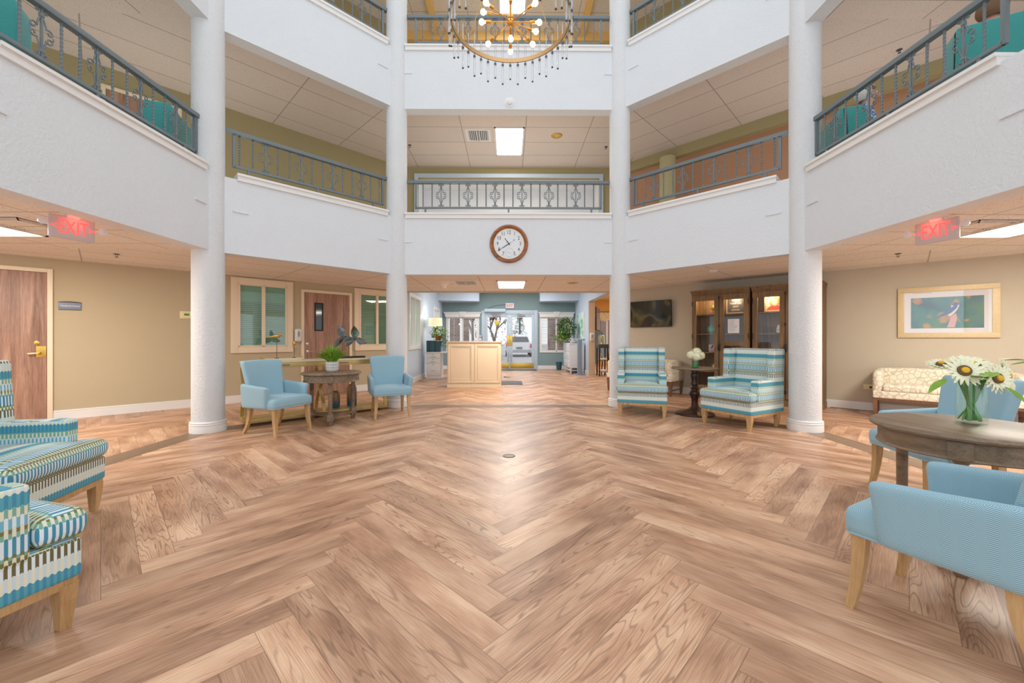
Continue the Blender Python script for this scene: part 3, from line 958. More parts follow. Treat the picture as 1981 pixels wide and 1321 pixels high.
# ---- clock
t = thing('wall_clock', 'round wall clock with reddish wooden rim and white face on the far parapet', 'clock', (.007, B_, 2.868), 0)
RX = Matrix.Rotation(pi / 2, 4, 'X')
bm = B(); lathe(bm, [(.335, 0), (.338, .02), (.325, .045), (.30, .05), (.285, .04), (.277, .028), (.272, .02)], 72, cap=False, mtx=RX); obj('rim', bm, 'clock_wood', t)
bm = B(); lathe(bm, [(.277, .026), (.272, .031), (.266, .022)], 72, cap=False, mtx=RX); obj('inner_ring', bm, 'brass', t)
M['clock_face'] = plain('clock_face', (.80, .82, .84), .6)
bm = B(); lathe(bm, [(.0005, .016), (.272, .016)], 72, cap=False, mtx=RX); obj('face', bm, 'clock_face', t)
for k in range(1, 13):
    a = pi / 2 - k * pi / 6; r = .20
    if k == 6: continue
    text(str(k), .092, 'dark_gray', t, (r * cos(a), -.018, r * sin(a)), 'numeral', .0008, xs=.8)
bm = B()
for k in range(60):
    a = k * pi / 30; r0, r1 = (.236, .244)
    w = .0035 if k % 5 == 0 else .0012
    c, s_ = cos(a), sin(a)
    addv(bm, [(r0 * c - w * s_, -.0175, r0 * s_ + w * c), (r0 * c + w * s_, -.0175, r0 * s_ - w * c), (r1 * c + w * s_, -.0175, r1 * s_ - w * c), (r1 * c - w * s_, -.0175, r1 * s_ + w * c)], [(0, 1, 2, 3)])
obj('minute_marks', bm, 'dark_gray', t, smooth=False)
def hand(name, deg, ln, w, y, back=.03):
    bm = B(); a = radians(90 - deg); d = Vector((cos(a), 0, sin(a))); n = Vector((-sin(a), 0, cos(a)))
    pts = [(-back, w * .4), (0, w), (ln * .45, w * .9), (ln * .7, w * .35), (ln * .84, w * .9), (ln, .0012)]
    vs = []
    for l, ww in pts: vs += [tuple(d * l + n * ww + Vector((0, y, 0))), tuple(d * l - n * ww + Vector((0, y, 0)))]
    vs2 = [(x, yy - .002, z_) for x, yy, z_ in vs]
    f = [(2 * i, 2 * i + 2, 2 * i + 3, 2 * i + 1) for i in range(len(pts) - 1)]
    addv(bm, vs2, f); obj(name, bm, 'dark_gray', t, smooth=False)
hand('hour_hand', 323, .125, .009, -.020); hand('minute_hand', 237.5, .235, .007, -.024); hand('second_hand', 237.5, .09, .002, -.027, .11)
bm = B(); ball(bm, (.088, -.028, .067), .008, 10, 8); ball(bm, (0, -.028, 0), .011, 10, 8); obj('pivot', bm, 'dark_gray', t)
bm = B(); tube(bm, [(.075 * cos(k * pi / 20) + .005, -.018, .075 * sin(k * pi / 20) - .15) for k in range(41)], .0012, 5, cap=False); tube(bm, [(-.03, -.019, -.135), (.035, -.019, -.17)], .0022, 5); obj('small_dial', bm, 'gray_plastic', t)

# ---- exit signs
def exit_sign(loc, rz, label, big=True, red='red_glow'):
    t = thing('exit_sign', label, 'exit sign', loc, rz, 'exit signs')
    if big:
        bm = B(); soft(bm, -.165, .165, -.018, .018, -.235, -.02, .016, 3); obj('panel', bm, 'sign_panel', t)
        bm = B(); soft(bm, -.05, .05, -.03, .03, -.03, 0, .01, 2); obj('ceiling_mount', bm, 'white_plastic', t)
        text('EXIT', .185, red, t, (0, -.021, -.128), 'lettering', .002, xs=.58)
        text('<', .09, red, t, (-.138, -.021, -.128), 'arrow', .002)
        text('>', .09, red, t, (.138, -.021, -.128), 'arrow', .002)
        for sx in (-1, 1):
            bm = B(); tube(bm, [(sx * .16, 0, -.11), (sx * .20, -.01, -.105)], .012, 8); lathe(bm, [(.02, 0), (.032, .02), (.034, .045), (.0005, .05)], 16, cap=False, mtx=Matrix.Translation((sx * .215, .0, -.105)) @ Matrix.Rotation(pi / 2, 4, 'X'))
            obj('lamp_head', bm, 'white_plastic', t)
    else:
        bm = B(); bbox(bm, -.165, .165, -.05, .0, -.1, .1, .01); obj('panel', bm, 'white_plastic', t)
        text('EXIT', .155, red, t, (0, -.053, 0), 'lettering', .002, xs=.8)
M['sign_panel'] = plain('sign_panel', srgb(206, 198, 198), .35)
M['red_letters'] = plain('red_letters', srgb(214, 30, 36), .5)
exit_sign((-4.17, 3.90, ZC1), radians(72), 'red lit exit sign hanging under the left balcony')
exit_sign((4.19, 3.92, ZC1), radians(-72), 'red lit exit sign hanging under the right balcony')
exit_sign((.05, 15.9, 2.49), 0, 'small white exit sign with red letters above the glass entrance doors', False, 'red_letters')
point_lamp('exit_glow', (-4.10, 3.90, 2.32), .5, (1, .08, .06), .06)
point_lamp('exit_glow', (4.12, 3.92, 2.32), .5, (1, .08, .06), .06)

# ---- left wall: doors, windows, sign, thermostat, dispenser
def wood_door(idx, s0, s1, ztop, label, lite=False, z0=0.0, knob_side=1):
    sc_ = (s0 + s1) / 2; w = (s1 - s0) / 2
    t = thing('door_%d' % idx, label, 'door', WL(sc_, z0), AL, kind='structure')
    h = ztop - z0
    bm = B()
    for a, b, c, d in ((-w, -w + .055, 0, h), (w - .055, w, 0, h), (-w + .055, w - .055, h - .055, h)):
        bbox(bm, a, b, -.035, .0, c, d, .006)
    obj('door_frame', bm, 'cream_trim', t)
    bm = B(); bbox(bm, -w + .058, w - .058, -.014, .0, .008, h - .06, .003); obj('panel', bm, 'door_wood', t)
    if lite:
        bm = B(); zc, zh = 1.66, .30
        for a, b, c, d in ((-.27, -.24, zc - zh, zc + zh), (-.12, -.09, zc - zh, zc + zh), (-.24, -.12, zc - zh, zc - zh + .03), (-.24, -.12, zc + zh - .03, zc + zh)):
            bbox(bm, a, b, -.024, -.012, c, d, .003)
        obj('lite_frame', bm, 'black', t)
        bm = B(); box(bm, -.24, -.12, -.018, -.014, zc - zh, zc + zh); obj('lite_pane', bm, 'screen', t, smooth=False)
        for hz in (.25, 1.1, 1.85):
            bm = B(); tube(bm, [(w - .058, -.02, hz - .05), (w - .058, -.02, hz + .05)], .008, 8); obj('hinge', bm, 'gray_plastic', t)
        x = -w + .12
        bm = B(); lathe(bm, [(.033, 0), (.03, .012), (.012, .016), (.0005, .018)], 20, cap=False, mtx=Matrix.Translation((x, -.014, 1.09)) @ RX); obj('deadbolt', bm, 'chrome', t)
        bm = B(); lathe(bm, [(.03, 0), (.028, .01), (.0005, .012)], 20, cap=False, mtx=Matrix.Translation((x, -.014, .93)) @ RX); tube(bm, [(x, -.02, .93), (x, -.06, .93), (x + .04, -.065, .928), (x + .11, -.06, .922)], .009, 8); obj('door_handle', bm, 'chrome', t)
    elif z0 == 0:
        x = w - .125
        bm = B(); lathe(bm, [(.03, 0), (.028, .008), (.0005, .012)], 24, cap=False, mtx=Matrix.Translation((x - .03, -.014, 1.14)) @ RX); obj('deadbolt', bm, 'brass', t)
        bm = B(); bbox(bm, x - .035, x + .06, -.022, -.012, .93, 1.09, .003); lathe(bm, [(.022, 0), (.02, .012), (.01, .02)], 16, cap=False, mtx=Matrix.Translation((x, -.022, .99)) @ RX); tube(bm, [(x, -.03, .99), (x, -.06, .99), (x - .04, -.065, .99), (x - .11, -.06, .985)], .009, 8)
        obj('door_handle', bm, 'brass', t)
    return t
wood_door(1, -1.52, -.49, 2.215, 'wooden door with brass lever left of the marketing sign')
wood_door(2, 2.90, 3.96, 2.22, 'wooden door with narrow glazed slot between the two office windows', True)
wood_door(3, .0, .98, 5.16, 'wooden door on the left balcony seen through the railing', z0=ZF2)

M['blind_slat'] = plain('blind_slat', srgb(158, 180, 168), .6)
M['office_dark'] = plain('office_dark', srgb(112, 136, 128), .8)
M['office_upper'] = plain('office_upper', srgb(168, 206, 190), .8)
def office_window(idx, s0, s1, label, upper=True):
    w = (s1 - s0) / 2; z0, z1 = .93, 2.345; tr = .115
    t = thing('window_%d' % idx, label, 'window', WL((s0 + s1) / 2, 0), AL, kind='structure')
    bm = B()
    for a, b, c, d in ((-w, -w + tr, z0, z1), (w - tr, w, z0, z1), (-w + tr, w - tr, z1 - tr, z1), (-w + tr, w - tr, z0, z0 + tr)):
        bbox(bm, a, b, -.04, 0, c, d, .006)
    for a, b, c, d in ((-w + tr, -w + tr + .03, z0 + tr, z1 - tr), (w - tr - .03, w - tr, z0 + tr, z1 - tr), (-.03, .03, z0 + tr, z1 - tr), (-w + tr, w - tr, z1 - tr - .025, z1 - tr), (-w + tr, w - tr, z0 + tr, z0 + tr + .025)):
        bbox(bm, a, b, -.05, 0, c, d, .004)
    obj('window_frame', bm, 'cream_trim', t)
    bm = B(); zm = z0 + tr + .72 * (z1 - z0 - 2 * tr)
    box(bm, -w + tr, w - tr, -.004, -.001, z0 + tr, zm); obj('room_behind', bm, 'office_dark', t, smooth=False)
    bm = B(); box(bm, -w + tr, w - tr, -.004, -.001, zm, z1 - tr); obj('room_behind_upper', bm, 'office_upper' if upper else 'office_dark', t, smooth=False)
    bm = B(); z = z0 + tr + .03
    while z < z1 - tr - .02:
        addv(bm, [(-w + tr + .03, -.010, z), (w - tr - .03, -.010, z), (w - tr - .03, -.022, z + .022), (-w + tr + .03, -.022, z + .022)], [(0, 1, 2, 3)])
        z += .036
    obj('blind', bm, 'blind_slat', t, smooth=False)
    bm = B(); box(bm, -w + tr, w - tr, -.030, -.027, z0 + tr, z1 - tr); obj('pane', bm, 'office_pane', t, smooth=False)
office_window(1, 1.686, 2.742, 'cream framed office window with blinds left of the dispenser')
office_window(2, 4.02, 5.10, 'cream framed office window half behind the farther left column', False)

t = thing('room_sign', 'small gray blue room sign reading marketing beside the wooden door', 'sign', WL(-.321, 1.685), AL)
M['sign_blue'] = plain('sign_blue', srgb(122, 136, 158), .4)
bm = B(); bbox(bm, -.118, .118, -.012, 0, -.052, .052, .006); obj('panel', bm, 'sign_blue', t)
bm = B(); tube(bm, [(-.118 + .236 * k / 12, -.006, .052 + .012 * sin(pi * k / 12)) for k in range(13)], .008, 6); tube(bm, [(-.115, -.006, -.053), (.115, -.006, -.053)], .006, 6); obj('border', bm, 'dark_gray', t)
text('MARKETING', .036, 'white_plastic', t, (0, -.014, .0), 'lettering', .001)
t = thing('thermostat', 'beige thermostat with small dark display on the tan wall beside the nearer left column', 'thermostat', WL(1.03, 1.61), AL)
bm = B(); bbox(bm, -.075, .075, -.02, 0, -.065, .065, .006); bbox(bm, -.05, .09, -.035, -.015, -.05, .05, .006); obj('housing', bm, 'cream_plastic', t)
bm = B(); box(bm, -.02, .05, -.037, -.034, -.012, .025); obj('display', bm, 'stem_green', t, smooth=False)
def dispenser(loc, rz, label):
    t = thing('hand_sanitizer_dispenser', label, 'dispenser', loc, rz, 'wall sanitizer dispensers')
    bm = B(); soft(bm, -.06, .06, -.095, 0, -.13, .13, .025, 4, fn=lambda x, y, z: (x, y * (1 - .25 * max(0, -z / .13)), z)); obj('housing', bm, 'white_plastic', t)
    bm = B(); ball(bm, (0, -.085, .03), .04, 16, 12, (.75, .5, 1.7)); obj('window', bm, 'gray_plastic', t)
    bm = B(); soft(bm, -.035, .035, -.085, -.02, -.15, -.12, .01, 2); obj('nozzle', bm, 'gray_plastic', t)
dispenser(WL(2.83, 1.27), AL, 'white hand sanitizer dispenser left of the door with the glazed slot')

# ---- television on the right wall
t = thing('television', 'flat black television hanging on the right tan wall between column and cabinet', 'television', WR(-4.255, 1.77, .05), AR)
tm = Matrix.Rotation(radians(4), 4, 'X')
bm = B(); bbox(bm, -.5, .5, -.045, -.005, -.30, .30, .008, mtx=tm); obj('housing', bm, 'black', t)
mm = NT('tv_reflection'); uvc = mm.coord('Object')
a1 = mm.noise(mm.mapping(uvc, (1.6, 1, 1.2)), 1.3, 1, .5, .6)
mm.p(Base_Color=mm.ramp(a1, [(.42, (.004, .005, .005)), (.5, srgb(40, 58, 56)), (.55, srgb(92, 84, 46)), (.6, (.01, .012, .01))]), Roughness=.07, Specular_IOR_Level=.7)  # reflections on the dark glass, painted as colour patches
bm = B(); box(bm, -.488, .488, -.048, -.046, -.285, .288); 
for v_ in bm.verts: v_.co = tm @ v_.co
obj('screen', bm, mm.m, t, smooth=False)
bm = B(); box(bm, -.2, .2, -.01, .045, -.12, .12); obj('wall_bracket', bm, 'dark_gray', t, smooth=False)

# ---- bird picture
t = thing('framed_picture', 'wide gold framed bird picture on the right tan wall above the patterned settee', 'picture', WR(.393, 1.603), AR)
W2, H2 = .525, .388; fr = .075
bm = B()
for a, b, c, d in ((-W2, W2, -H2, -H2 + fr), (-W2, W2, H2 - fr, H2), (-W2, -W2 + fr, -H2 + fr, H2 - fr), (W2 - fr, W2, -H2 + fr, H2 - fr)):
    bbox(bm, a, b, -.035, 0, c, d, .006)
M['pale_gold'] = plain('pale_gold', srgb(214, 192, 150), .45, .1, .12, 40)
obj('frame', bm, 'pale_gold', t)
bm = B(); box(bm, -W2 + fr, W2 - fr, -.012, -.004, -H2 + fr, H2 - fr); obj('mat_board', bm, 'paper', t, smooth=False)
mm = NT('bird_background'); oc = mm.coord()
vo = mm.n('ShaderNodeTexVoronoi', {'Vector': mm.mapping(oc, (1, .01, 1)), 'Scale': 7.5, 'Randomness': 1.0}, feature='SMOOTH_F1')
n1 = mm.noise(mm.mapping(oc, (1, .01, 1)), 4, 2)
teal = mm.ramp(n1, [(.3, srgb(32, 70, 96)), (.5, srgb(40, 122, 124)), (.7, srgb(72, 132, 84))])
dots = mm.ramp(vo.outputs['Distance'], [(.2, (1, 1, 1)), (.42, (0, 0, 0))])
warm = mm.math('MULTIPLY', mm.n('ShaderNodeSeparateColor', {0: dots}).outputs[0], mm.math('GREATER_THAN', mm.n('ShaderNodeSeparateColor', {0: vo.outputs['Color']}).outputs[0], .45))
mm.p(Base_Color=mm.mix(mm.math('MULTIPLY', warm, .8), teal, srgb(206, 142, 66)), Roughness=.4)
px0, px1, pz0, pz1 = -.375, .375, -.245, .225
bm = B(); box(bm, px0, px1, -.015, -.011, pz0, pz1); obj('print', bm, mm.m, t, smooth=False)
def flat(pts, y):
    bm = B(); vs = [bm.verts.new((x, y, z)) for x, z in pts]; f = bm.faces.new(vs)
    bm.normal_update()
    if f.normal.y > 0: f.normal_flip()
    return bm
M['bird_blue'] = plain('bird_blue', srgb(74, 104, 158), .6); M['bird_white'] = plain('bird_white', srgb(226, 220, 226), .6); M['bird_pink'] = plain('bird_pink', srgb(216, 168, 166), .6)
o_ = obj('bird_body', flat([(.055, .09), (.09, .125), (.125, .12), (.135, .09), (.125, .055), (.11, .02), (.08, -.03), (.04, -.07), (.02, -.05), (.035, 0), (.045, .05)], -.0165), 'bird_white', t, smooth=False)
obj('bird_wing', flat([(.09, .095), (.05, .06), (-.02, -.01), (-.12, -.10), (-.10, -.075), (-.13, -.115), (0, -.05), (.05, -.02), (.10, .04), (.12, .08)], -.0175), 'bird_blue', t, smooth=False)
obj('bird_head', flat([(.06, .095), (.05, .09), (.062, .108), (.08, .135), (.11, .138), (.132, .11), (.12, .09), (.09, .085)], -.018), 'bird_blue', t, smooth=False)
obj('perch', flat([(.01, -.235), (.03, -.16), (.055, -.06), (.075, -.06), (.10, -.02), (.11, -.10), (.09, -.235)], -.016), 'bird_pink', t, smooth=False)
bm = B(); box(bm, -W2 + fr, W2 - fr, -.024, -.022, -H2 + fr, H2 - fr); obj('glass', bm, pane_mat('picture_glass', (1, 1, 1), .10), t, smooth=False)

# ---- outlet with plug
t = thing('wall_outlet', 'cream wall outlet with black plug left of the patterned settee', 'outlet', WR(-.483, .40), AR)
bm = B(); bbox(bm, -.065, .065, -.008, 0, -.04, .04, .003); obj('cover_plate', bm, 'cream_plastic', t)
bm = B(); soft(bm, .01, .04, -.03, -.008, -.018, .012, .006, 2); obj('plug', bm, 'black', t)
bm = B(); tube(bm, [(.03, -.03, -.005), (.06, -.045, -.02), (.085, -.05, -.09), (.10, -.05, -.2), (.12, -.05, -.30), (.10, -.06, -.385), (-.1, -.04, -.392), (-.5, -.03, -.392)], .004, 6); obj('cord', bm, 'black', t)

# ================================================================ UPHOLSTERED CHAIRS
def sabre(bm, x0, y0, x1, y1, zt, w0=.026, w1=.016, bow=.35, n=8):
    secs = []
    for i in range(n + 1):
        t = i / n                      # 0 floor, 1 top
        k = t ** 1.0
        q = (1 - t) ** 2.2
        secs.append(((x0 + (x1 - x0) * q, y0 + (y1 - y0) * q, zt * t), w1 + (w0 - w1) * k, w1 + (w0 - w1) * k))
    loft(bm, secs)
def accent_chair(label, loc, face):
    t = thing('accent_armchair', label, 'armchair', loc, face + pi / 2, 'light blue accent armchairs')
    bm = B(); soft(bm, -.29, .29, -.29, .24, .33, .455, .04, 9, .022, )
    obj('seat', bm, 'blue_fabric', t)
    def bk(x, y, z):
        k = (z - .36) / .56
        f = .82 + .22 * k
        return (x * f, y + .12 * k + .05 * (x / .29) ** 2 * -1, z - .012 * (abs(x) / .29) ** 3)
    bm = B(); soft(bm, -.27, .27, .17, .265, .36, .92, .035, 9, fn=bk); obj('backrest', bm, 'blue_fabric', t)
    for s in (-1, 1):
        def af(x, y, z):
            k = (z - .33) / .30
            slope = .04 * max(0, (y + .14) / .4)
            fl = .03 * k * (1 - .4 * (y + .14) / .42)
            return (x + s * fl, y - .035 * k * (1 if y < 0 else 0), z + slope * k)
        bm = B(); x0, x1 = (.235, .305) if s > 0 else (-.305, -.235)
        soft(bm, x0, x1, -.16, .27, .33, .60, .03, 8, fn=af); obj('armrest', bm, 'blue_fabric', t)
    # piping along the lower edge
    for sx in (-1, 1):
        bm = B(); sabre(bm, sx * .24, -.24, sx * .255, -.272, .335, .027, .016); obj('leg', bm, 'leg_wood', t, angle=50)
        bm = B(); sabre(bm, sx * .225, .20, sx * .24, .30, .335, .025, .016); obj('leg', bm, 'leg_wood', t, angle=50)
    bm = B(); tube(bm, [(-.280, .2, .341), (-.280, -.262, .341), (-.262, -.280, .341), (.262, -.280, .341), (.280, -.262, .341), (.280, .2, .341)], .006, 6); obj('piping', bm, 'blue_fabric', t)
    return t
C1 = accent_chair('light blue armchair nearest the left column, left of the round table with the fern', (-2.99, 5.27, 0), radians(-21))
dup(C1, (-1.87, 6.40, 0), radians(-65) + pi / 2, 'light blue armchair before the farther left column, right of the fern table')
dup(C1, (1.885, 1.675, 0), radians(117) + pi / 2, 'light blue herringbone armchair in the near right corner before the sunflower table')
dup(C1, (3.245, 3.035, 0), radians(172) + pi / 2, 'light blue armchair behind the sunflower table, before the patterned settee')

def wing_chair(label, loc, face, fab='striped_fabric', leg='leg_wood', group='striped wing chairs'):
    t = thing('wing_chair', label, 'armchair', loc, face + pi / 2, group)
    bm = B()
    for a, b, c, d in ((-.355, .355, -.345, -.30), (-.355, .355, .28, .325), (-.355, -.31, -.30, .28), (.31, .355, -.30, .28)):
        bbox(bm, a, b, c, d, .175, .215, .004)
    obj('seat_rail', bm, leg, t)
    for sx in (-1, 1):
        for y in (-.315, .30):
            bm = B(); loft(bm, [((sx * .318, y, 0), .018, .018), ((sx * .326, y, .12), .030, .026), ((sx * .326, y, .19), .034, .030)]); obj('leg', bm, leg, t, smooth=False)
    bm = B(); soft(bm, -.365, .365, -.355, .36, .21, .37, .014, 8, .0); obj('seat_base', bm, fab, t)
    bm = B(); soft(bm, -.262, .262, -.36, .275, .365, .50, .045, 9, .025, bulge=.008)
    soft(bm, -.372, .372, -.375, -.21, .368, .497, .045, 9, .006, bulge=.006)
    obj('seat_cushion', bm, fab, t)
    for s in (-1, 1):
        x0, x1 = (.262, .368) if s > 0 else (-.368, -.262)
        bm = B(); soft(bm, x0, x1, -.20, .34, .34, .645, .018, 7, .0, fn=lambda x, y, z: (x, y, z + (.012 * (y + .235) if z > .5 else 0))); obj('armrest', bm, fab, t)
        x0, x1 = (.270, .368) if s > 0 else (-.368, -.270)
        def wf(x, y, z):
            k = max(0, (z - .62) / .43)
            return (x, y + .035 * k - (.0 if y > .2 else -.05 * k * 0), z)
        bm = B(); soft(bm, x0, x1, .145, .40, .62, 1.055, .022, 7, fn=lambda x, y, z: (x, y + .05 * (z - .62), z)); obj('wing', bm, fab, t)
    bm = B(); soft(bm, -.368, .368, .325, .405, .21, 1.06, .02, 7, fn=lambda x, y, z: (x, y + .05 * max(0, z - .62), z)); obj('outer_back', bm, fab, t)
    bm = B(); soft(bm, -.272, .272, .255, .35, .44, 1.045, .04, 9, .0, fn=lambda x, y, z: (x, y + .10 * (z - .44), z), mtx=None); obj('backrest', bm, fab, t)
    return t
W1 = wing_chair('striped wing chair left of the pedestal table with white flowers', (2.14, 6.49, 0), radians(-107.5))
dup(W1, (3.235, 5.62, 0), radians(208) + pi / 2, 'striped wing chair in front of the wooden cabinet, right of the pedestal table')
dup(W1, (-3.13, 2.47, 0), radians(14) + pi / 2, 'striped wing chair at the left edge before the wooden door, behind the nearest one')
dup(W1, (-2.236, 1.47, 0), radians(75) + pi / 2, 'striped wing chair nearest the camera in the lower left corner')
T1_ = wing_chair('teal velvet wing chair on the left balcony beside the nearer left column', (-4.62, 5.12, ZF2), radians(200), 'teal_velvet', 'dark_wood', 'teal wing chairs on the balconies')
T1_.scale = (1, 1, .9)
dup(T1_, (-4.67, 3.62, ZF2), radians(120) + pi / 2, 'large teal velvet wing chair at the top left corner')
dup(T1_, (4.62, 5.15, ZF2), radians(-20) + pi / 2, 'teal velvet wing chair of the white haired person on the right balcony')
dup(T1_, (4.65, 3.86, ZF2), radians(60) + pi / 2, 'teal velvet wing chair of the person at the top right corner')

def settee(label, loc, rz):
    t = thing('settee', label, 'settee', loc, rz, 'patterned cream settees')
    W = .76
    bm = B(); soft(bm, -W, W, -.66, -.02, .30, .41, .02, 8); obj('seat_base', bm, 'trellis_fabric', t)
    bm = B(); soft(bm, -W + .11, W - .11, -.67, -.14, .40, .505, .04, 9, .02); obj('seat_cushion', bm, 'trellis_fabric', t)
    bm = B(); soft(bm, -W, W, -.17, -.02, .30, .745, .045, 10, .0, fn=lambda x, y, z: (x, y, z - .025 * (abs(x) / .76) ** 6)); obj('backrest', bm, 'trellis_fabric', t)
    for s in (-1, 1):
        x0, x1 = (W - .115, W + .005) if s > 0 else (-W - .005, -W + .115)
        bm = B(); soft(bm, x0, x1, -.64, -.03, .30, .725, .05, 8, fn=lambda x, y, z: (x, y, z - (.02 * ((-y - .03) / .61) if z > .5 else 0))); obj('armrest', bm, 'trellis_fabric', t)
        for y in (-.62, -.08):
            bm = B(); loft(bm, [((s * .725, y, 0), .018, .018), ((s * .735, y, .26), .028, .026), ((s * .735, y, .30), .028, .026)]); obj('leg', bm, 'walnut_wood', t, smooth=False)
        bm = B(); bbox(bm, s * .73 - .012, s * .73 + .012, -.60, -.10, .10, .125, .003); obj('stretcher', bm, 'walnut_wood', t)
    bm = B(); bbox(bm, -W + .03, W - .03, -.645, -.60, .265, .302, .004); obj('front_rail', bm, 'walnut_wood', t)
    return t
S1 = settee('patterned cream settee under the bird picture', WR(.36, 0, .03), AR)
dup(S1, WR(-4.26, 0, .03), AR, 'patterned cream settee under the television, behind a striped chair')

# ================================================================ TABLES
def drum_table(label, loc, rz):
    t = thing('round_table', label, 'table', loc, rz, 'round wooden tripod tables')
    bm = B(); lathe(bm, [(.0005, .688), (.395, .688), (.405, .694), (.408, .704), (.402, .714), (.392, .72), (.0005, .72)], 64, cap=False); obj('tabletop', bm, 'table_wood', t)
    bm = B(); lathe(bm, [(.345, .59), (.372, .588), (.378, .594), (.374, .602), (.368, .606), (.368, .69)], 64, cap=False)
    lathe(bm, [(.345, .59), (.345, .69)], 64, cap=False); obj('apron', bm, 'table_wood', t)
    for k in range(3):
        a = radians(120 * k); c, s_ = cos(a), sin(a)
        mt = Matrix.Rotation(a, 4, 'Z')
        bm = B(); bbox(bm, .335, .378, -.045, .045, .596, .684, .004, mtx=mt); obj('apron_block', bm, 'table_wood', t)
        cx, cy = .325 * c, .325 * s_
        bm = B(); lathe(bm, [(.030, .155), (.030, .17), (.024, .175), (.027, .20), (.029, .56), (.024, .565), (.031, .572), (.034, .59)], 20, (cx, cy, 0)); obj('leg', bm, 'table_wood', t)
        bm = B(); bbox(bm, .285, .365, -.04, .04, .055, .155, .005, mtx=mt); lathe(bm, [(.022, 0), (.030, .01), (.034, .045), (.026, .056)], 20, (cx, cy, 0)); obj('foot', bm, 'table_wood', t)
    # curved triangular platform
    P = []
    for k in range(3):
        a0 = radians(120 * k); a1 = radians(120 * (k + 1))
        p0 = Vector((.33 * cos(a0 + .12), .33 * sin(a0 + .12))); p1 = Vector((.33 * cos(a1 - .12), .33 * sin(a1 - .12)))
        m = Vector((cos((a0 + a1) / 2), sin((a0 + a1) / 2))) * .06
        for i in range(9):
            u = i / 8; P.append(tuple(p0 * (1 - u) ** 2 + m * 2 * u * (1 - u) + p1 * u * u))
    bm = B(); prism(bm, P, .085, .115); obj('stretcher', bm, 'table_wood', t, smooth=False)
    return t
D1 = drum_table('round weathered wood table holding the fern between two blue armchairs', (-2.565, 5.895, 0), radians(-70))
dup(D1, (2.54, 2.22, 0), radians(98), 'round weathered wood table holding the sunflowers in the right corner')

t = thing('pedestal_table', 'round pedestal table with turned dark base between the two striped wing chairs', 'table', (2.95, 6.38, 0), 0)
bm = B(); lathe(bm, [(.0005, .715), (.33, .715), (.345, .722), (.348, .732), (.342, .742), (.0005, .742)], 64, cap=False); obj('tabletop', bm, 'table_wood', t)
bm = B(); lathe(bm, [(.052, .13), (.05, .20), (.052, .25), (.062, .262), (.062, .275), (.075, .30), (.09, .335), (.078, .365), (.05, .38), (.048, .395), (.064, .405), (.066, .42), (.046, .44), (.042, .455), (.06, .475), (.058, .50), (.05, .53), (.058, .58), (.066, .62), (.06, .645), (.046, .655), (.046, .668), (.06, .675), (.06, .715)], 32, cap=False); obj('turned_post', bm, 'dark_wood', t)
bm = B(); lathe(bm, [(.285, 0), (.29, .012), (.285, .028), (.25, .04), (.16, .06), (.10, .085), (.07, .12), (.056, .135)], 48, cap=False); obj('base', bm, 'dark_wood', t)

# ---- gold console table behind the blue chairs
t = thing('console_table', 'long gold console table behind the two blue armchairs', 'console table', (-3.5 + .98 * .735 - .27 * .68, 5.515 + .98 * .678 + .27 * .735, 0), radians(42.7))
M['antique_gold'] = plain('antique_gold', srgb(196, 168, 108), .35, .45, .1, 20)
M['console_top'] = plain('console_top', srgb(222, 206, 172), .35, .1, .06, 10)
LW = 1.03
bm = B(); bbox(bm, -LW, LW, -.20, .20, .855, .88, .004); obj('tabletop', bm, 'console_top', t)
bm = B()
for a, b, c, d in ((-LW + .01, LW - .01, -.19, -.172), (-LW + .01, LW - .01, .172, .19), (-LW + .01, -LW + .028, -.172, .172), (LW - .028, LW - .01, -.172, .172)):
    bbox(bm, a, b, c, d, .785, .855, .003)
obj('apron', bm, 'antique_gold', t)
for x in (-.55, .30):
    bm = B(); tube(bm, [(x - .07, -.19, .82), (x - .06, -.215, .82), (x + .06, -.215, .82), (x + .07, -.19, .82)], .006, 6); obj('pull', bm, 'dark_gray', t)
bm = B(); bbox(bm, -LW, LW, -.20, .20, .03, .085, .006); obj('base_shelf', bm, 'antique_gold', t)
for x in (-LW + .03, 0, LW - .03):
    for s in (-1, 1):
        bm = B(); pts = []
        for i in range(13):
            u = i / 12; z = .085 + .70 * u
            y = s * (.18 * cos(pi * u)) ; y = s * .185 * (cos(pi * u) if True else 0)
            pts.append((y, z))
        for (y0, z0), (y1, z1) in zip(pts, pts[1:]):
            addv(bm, [(x - .025, y0 - .013, z0), (x + .025, y0 - .013, z0), (x + .025, y0 + .013, z0), (x - .025, y0 + .013, z0), (x - .025, y1 - .013, z1), (x + .025, y1 - .013, z1), (x + .025, y1 + .013, z1), (x - .025, y1 + .013, z1)],
                 [(0, 1, 5, 4), (1, 2, 6, 5), (2, 3, 7, 6), (3, 0, 4, 7)])
        obj('curved_leg', bm, 'antique_gold', t)
CONS = t
def cons(x, y, z):
    a = radians(42.7); L = CONS.location
    return (L.x + x * cos(a) - y * sin(a), L.y + x * sin(a) + y * cos(a), z)

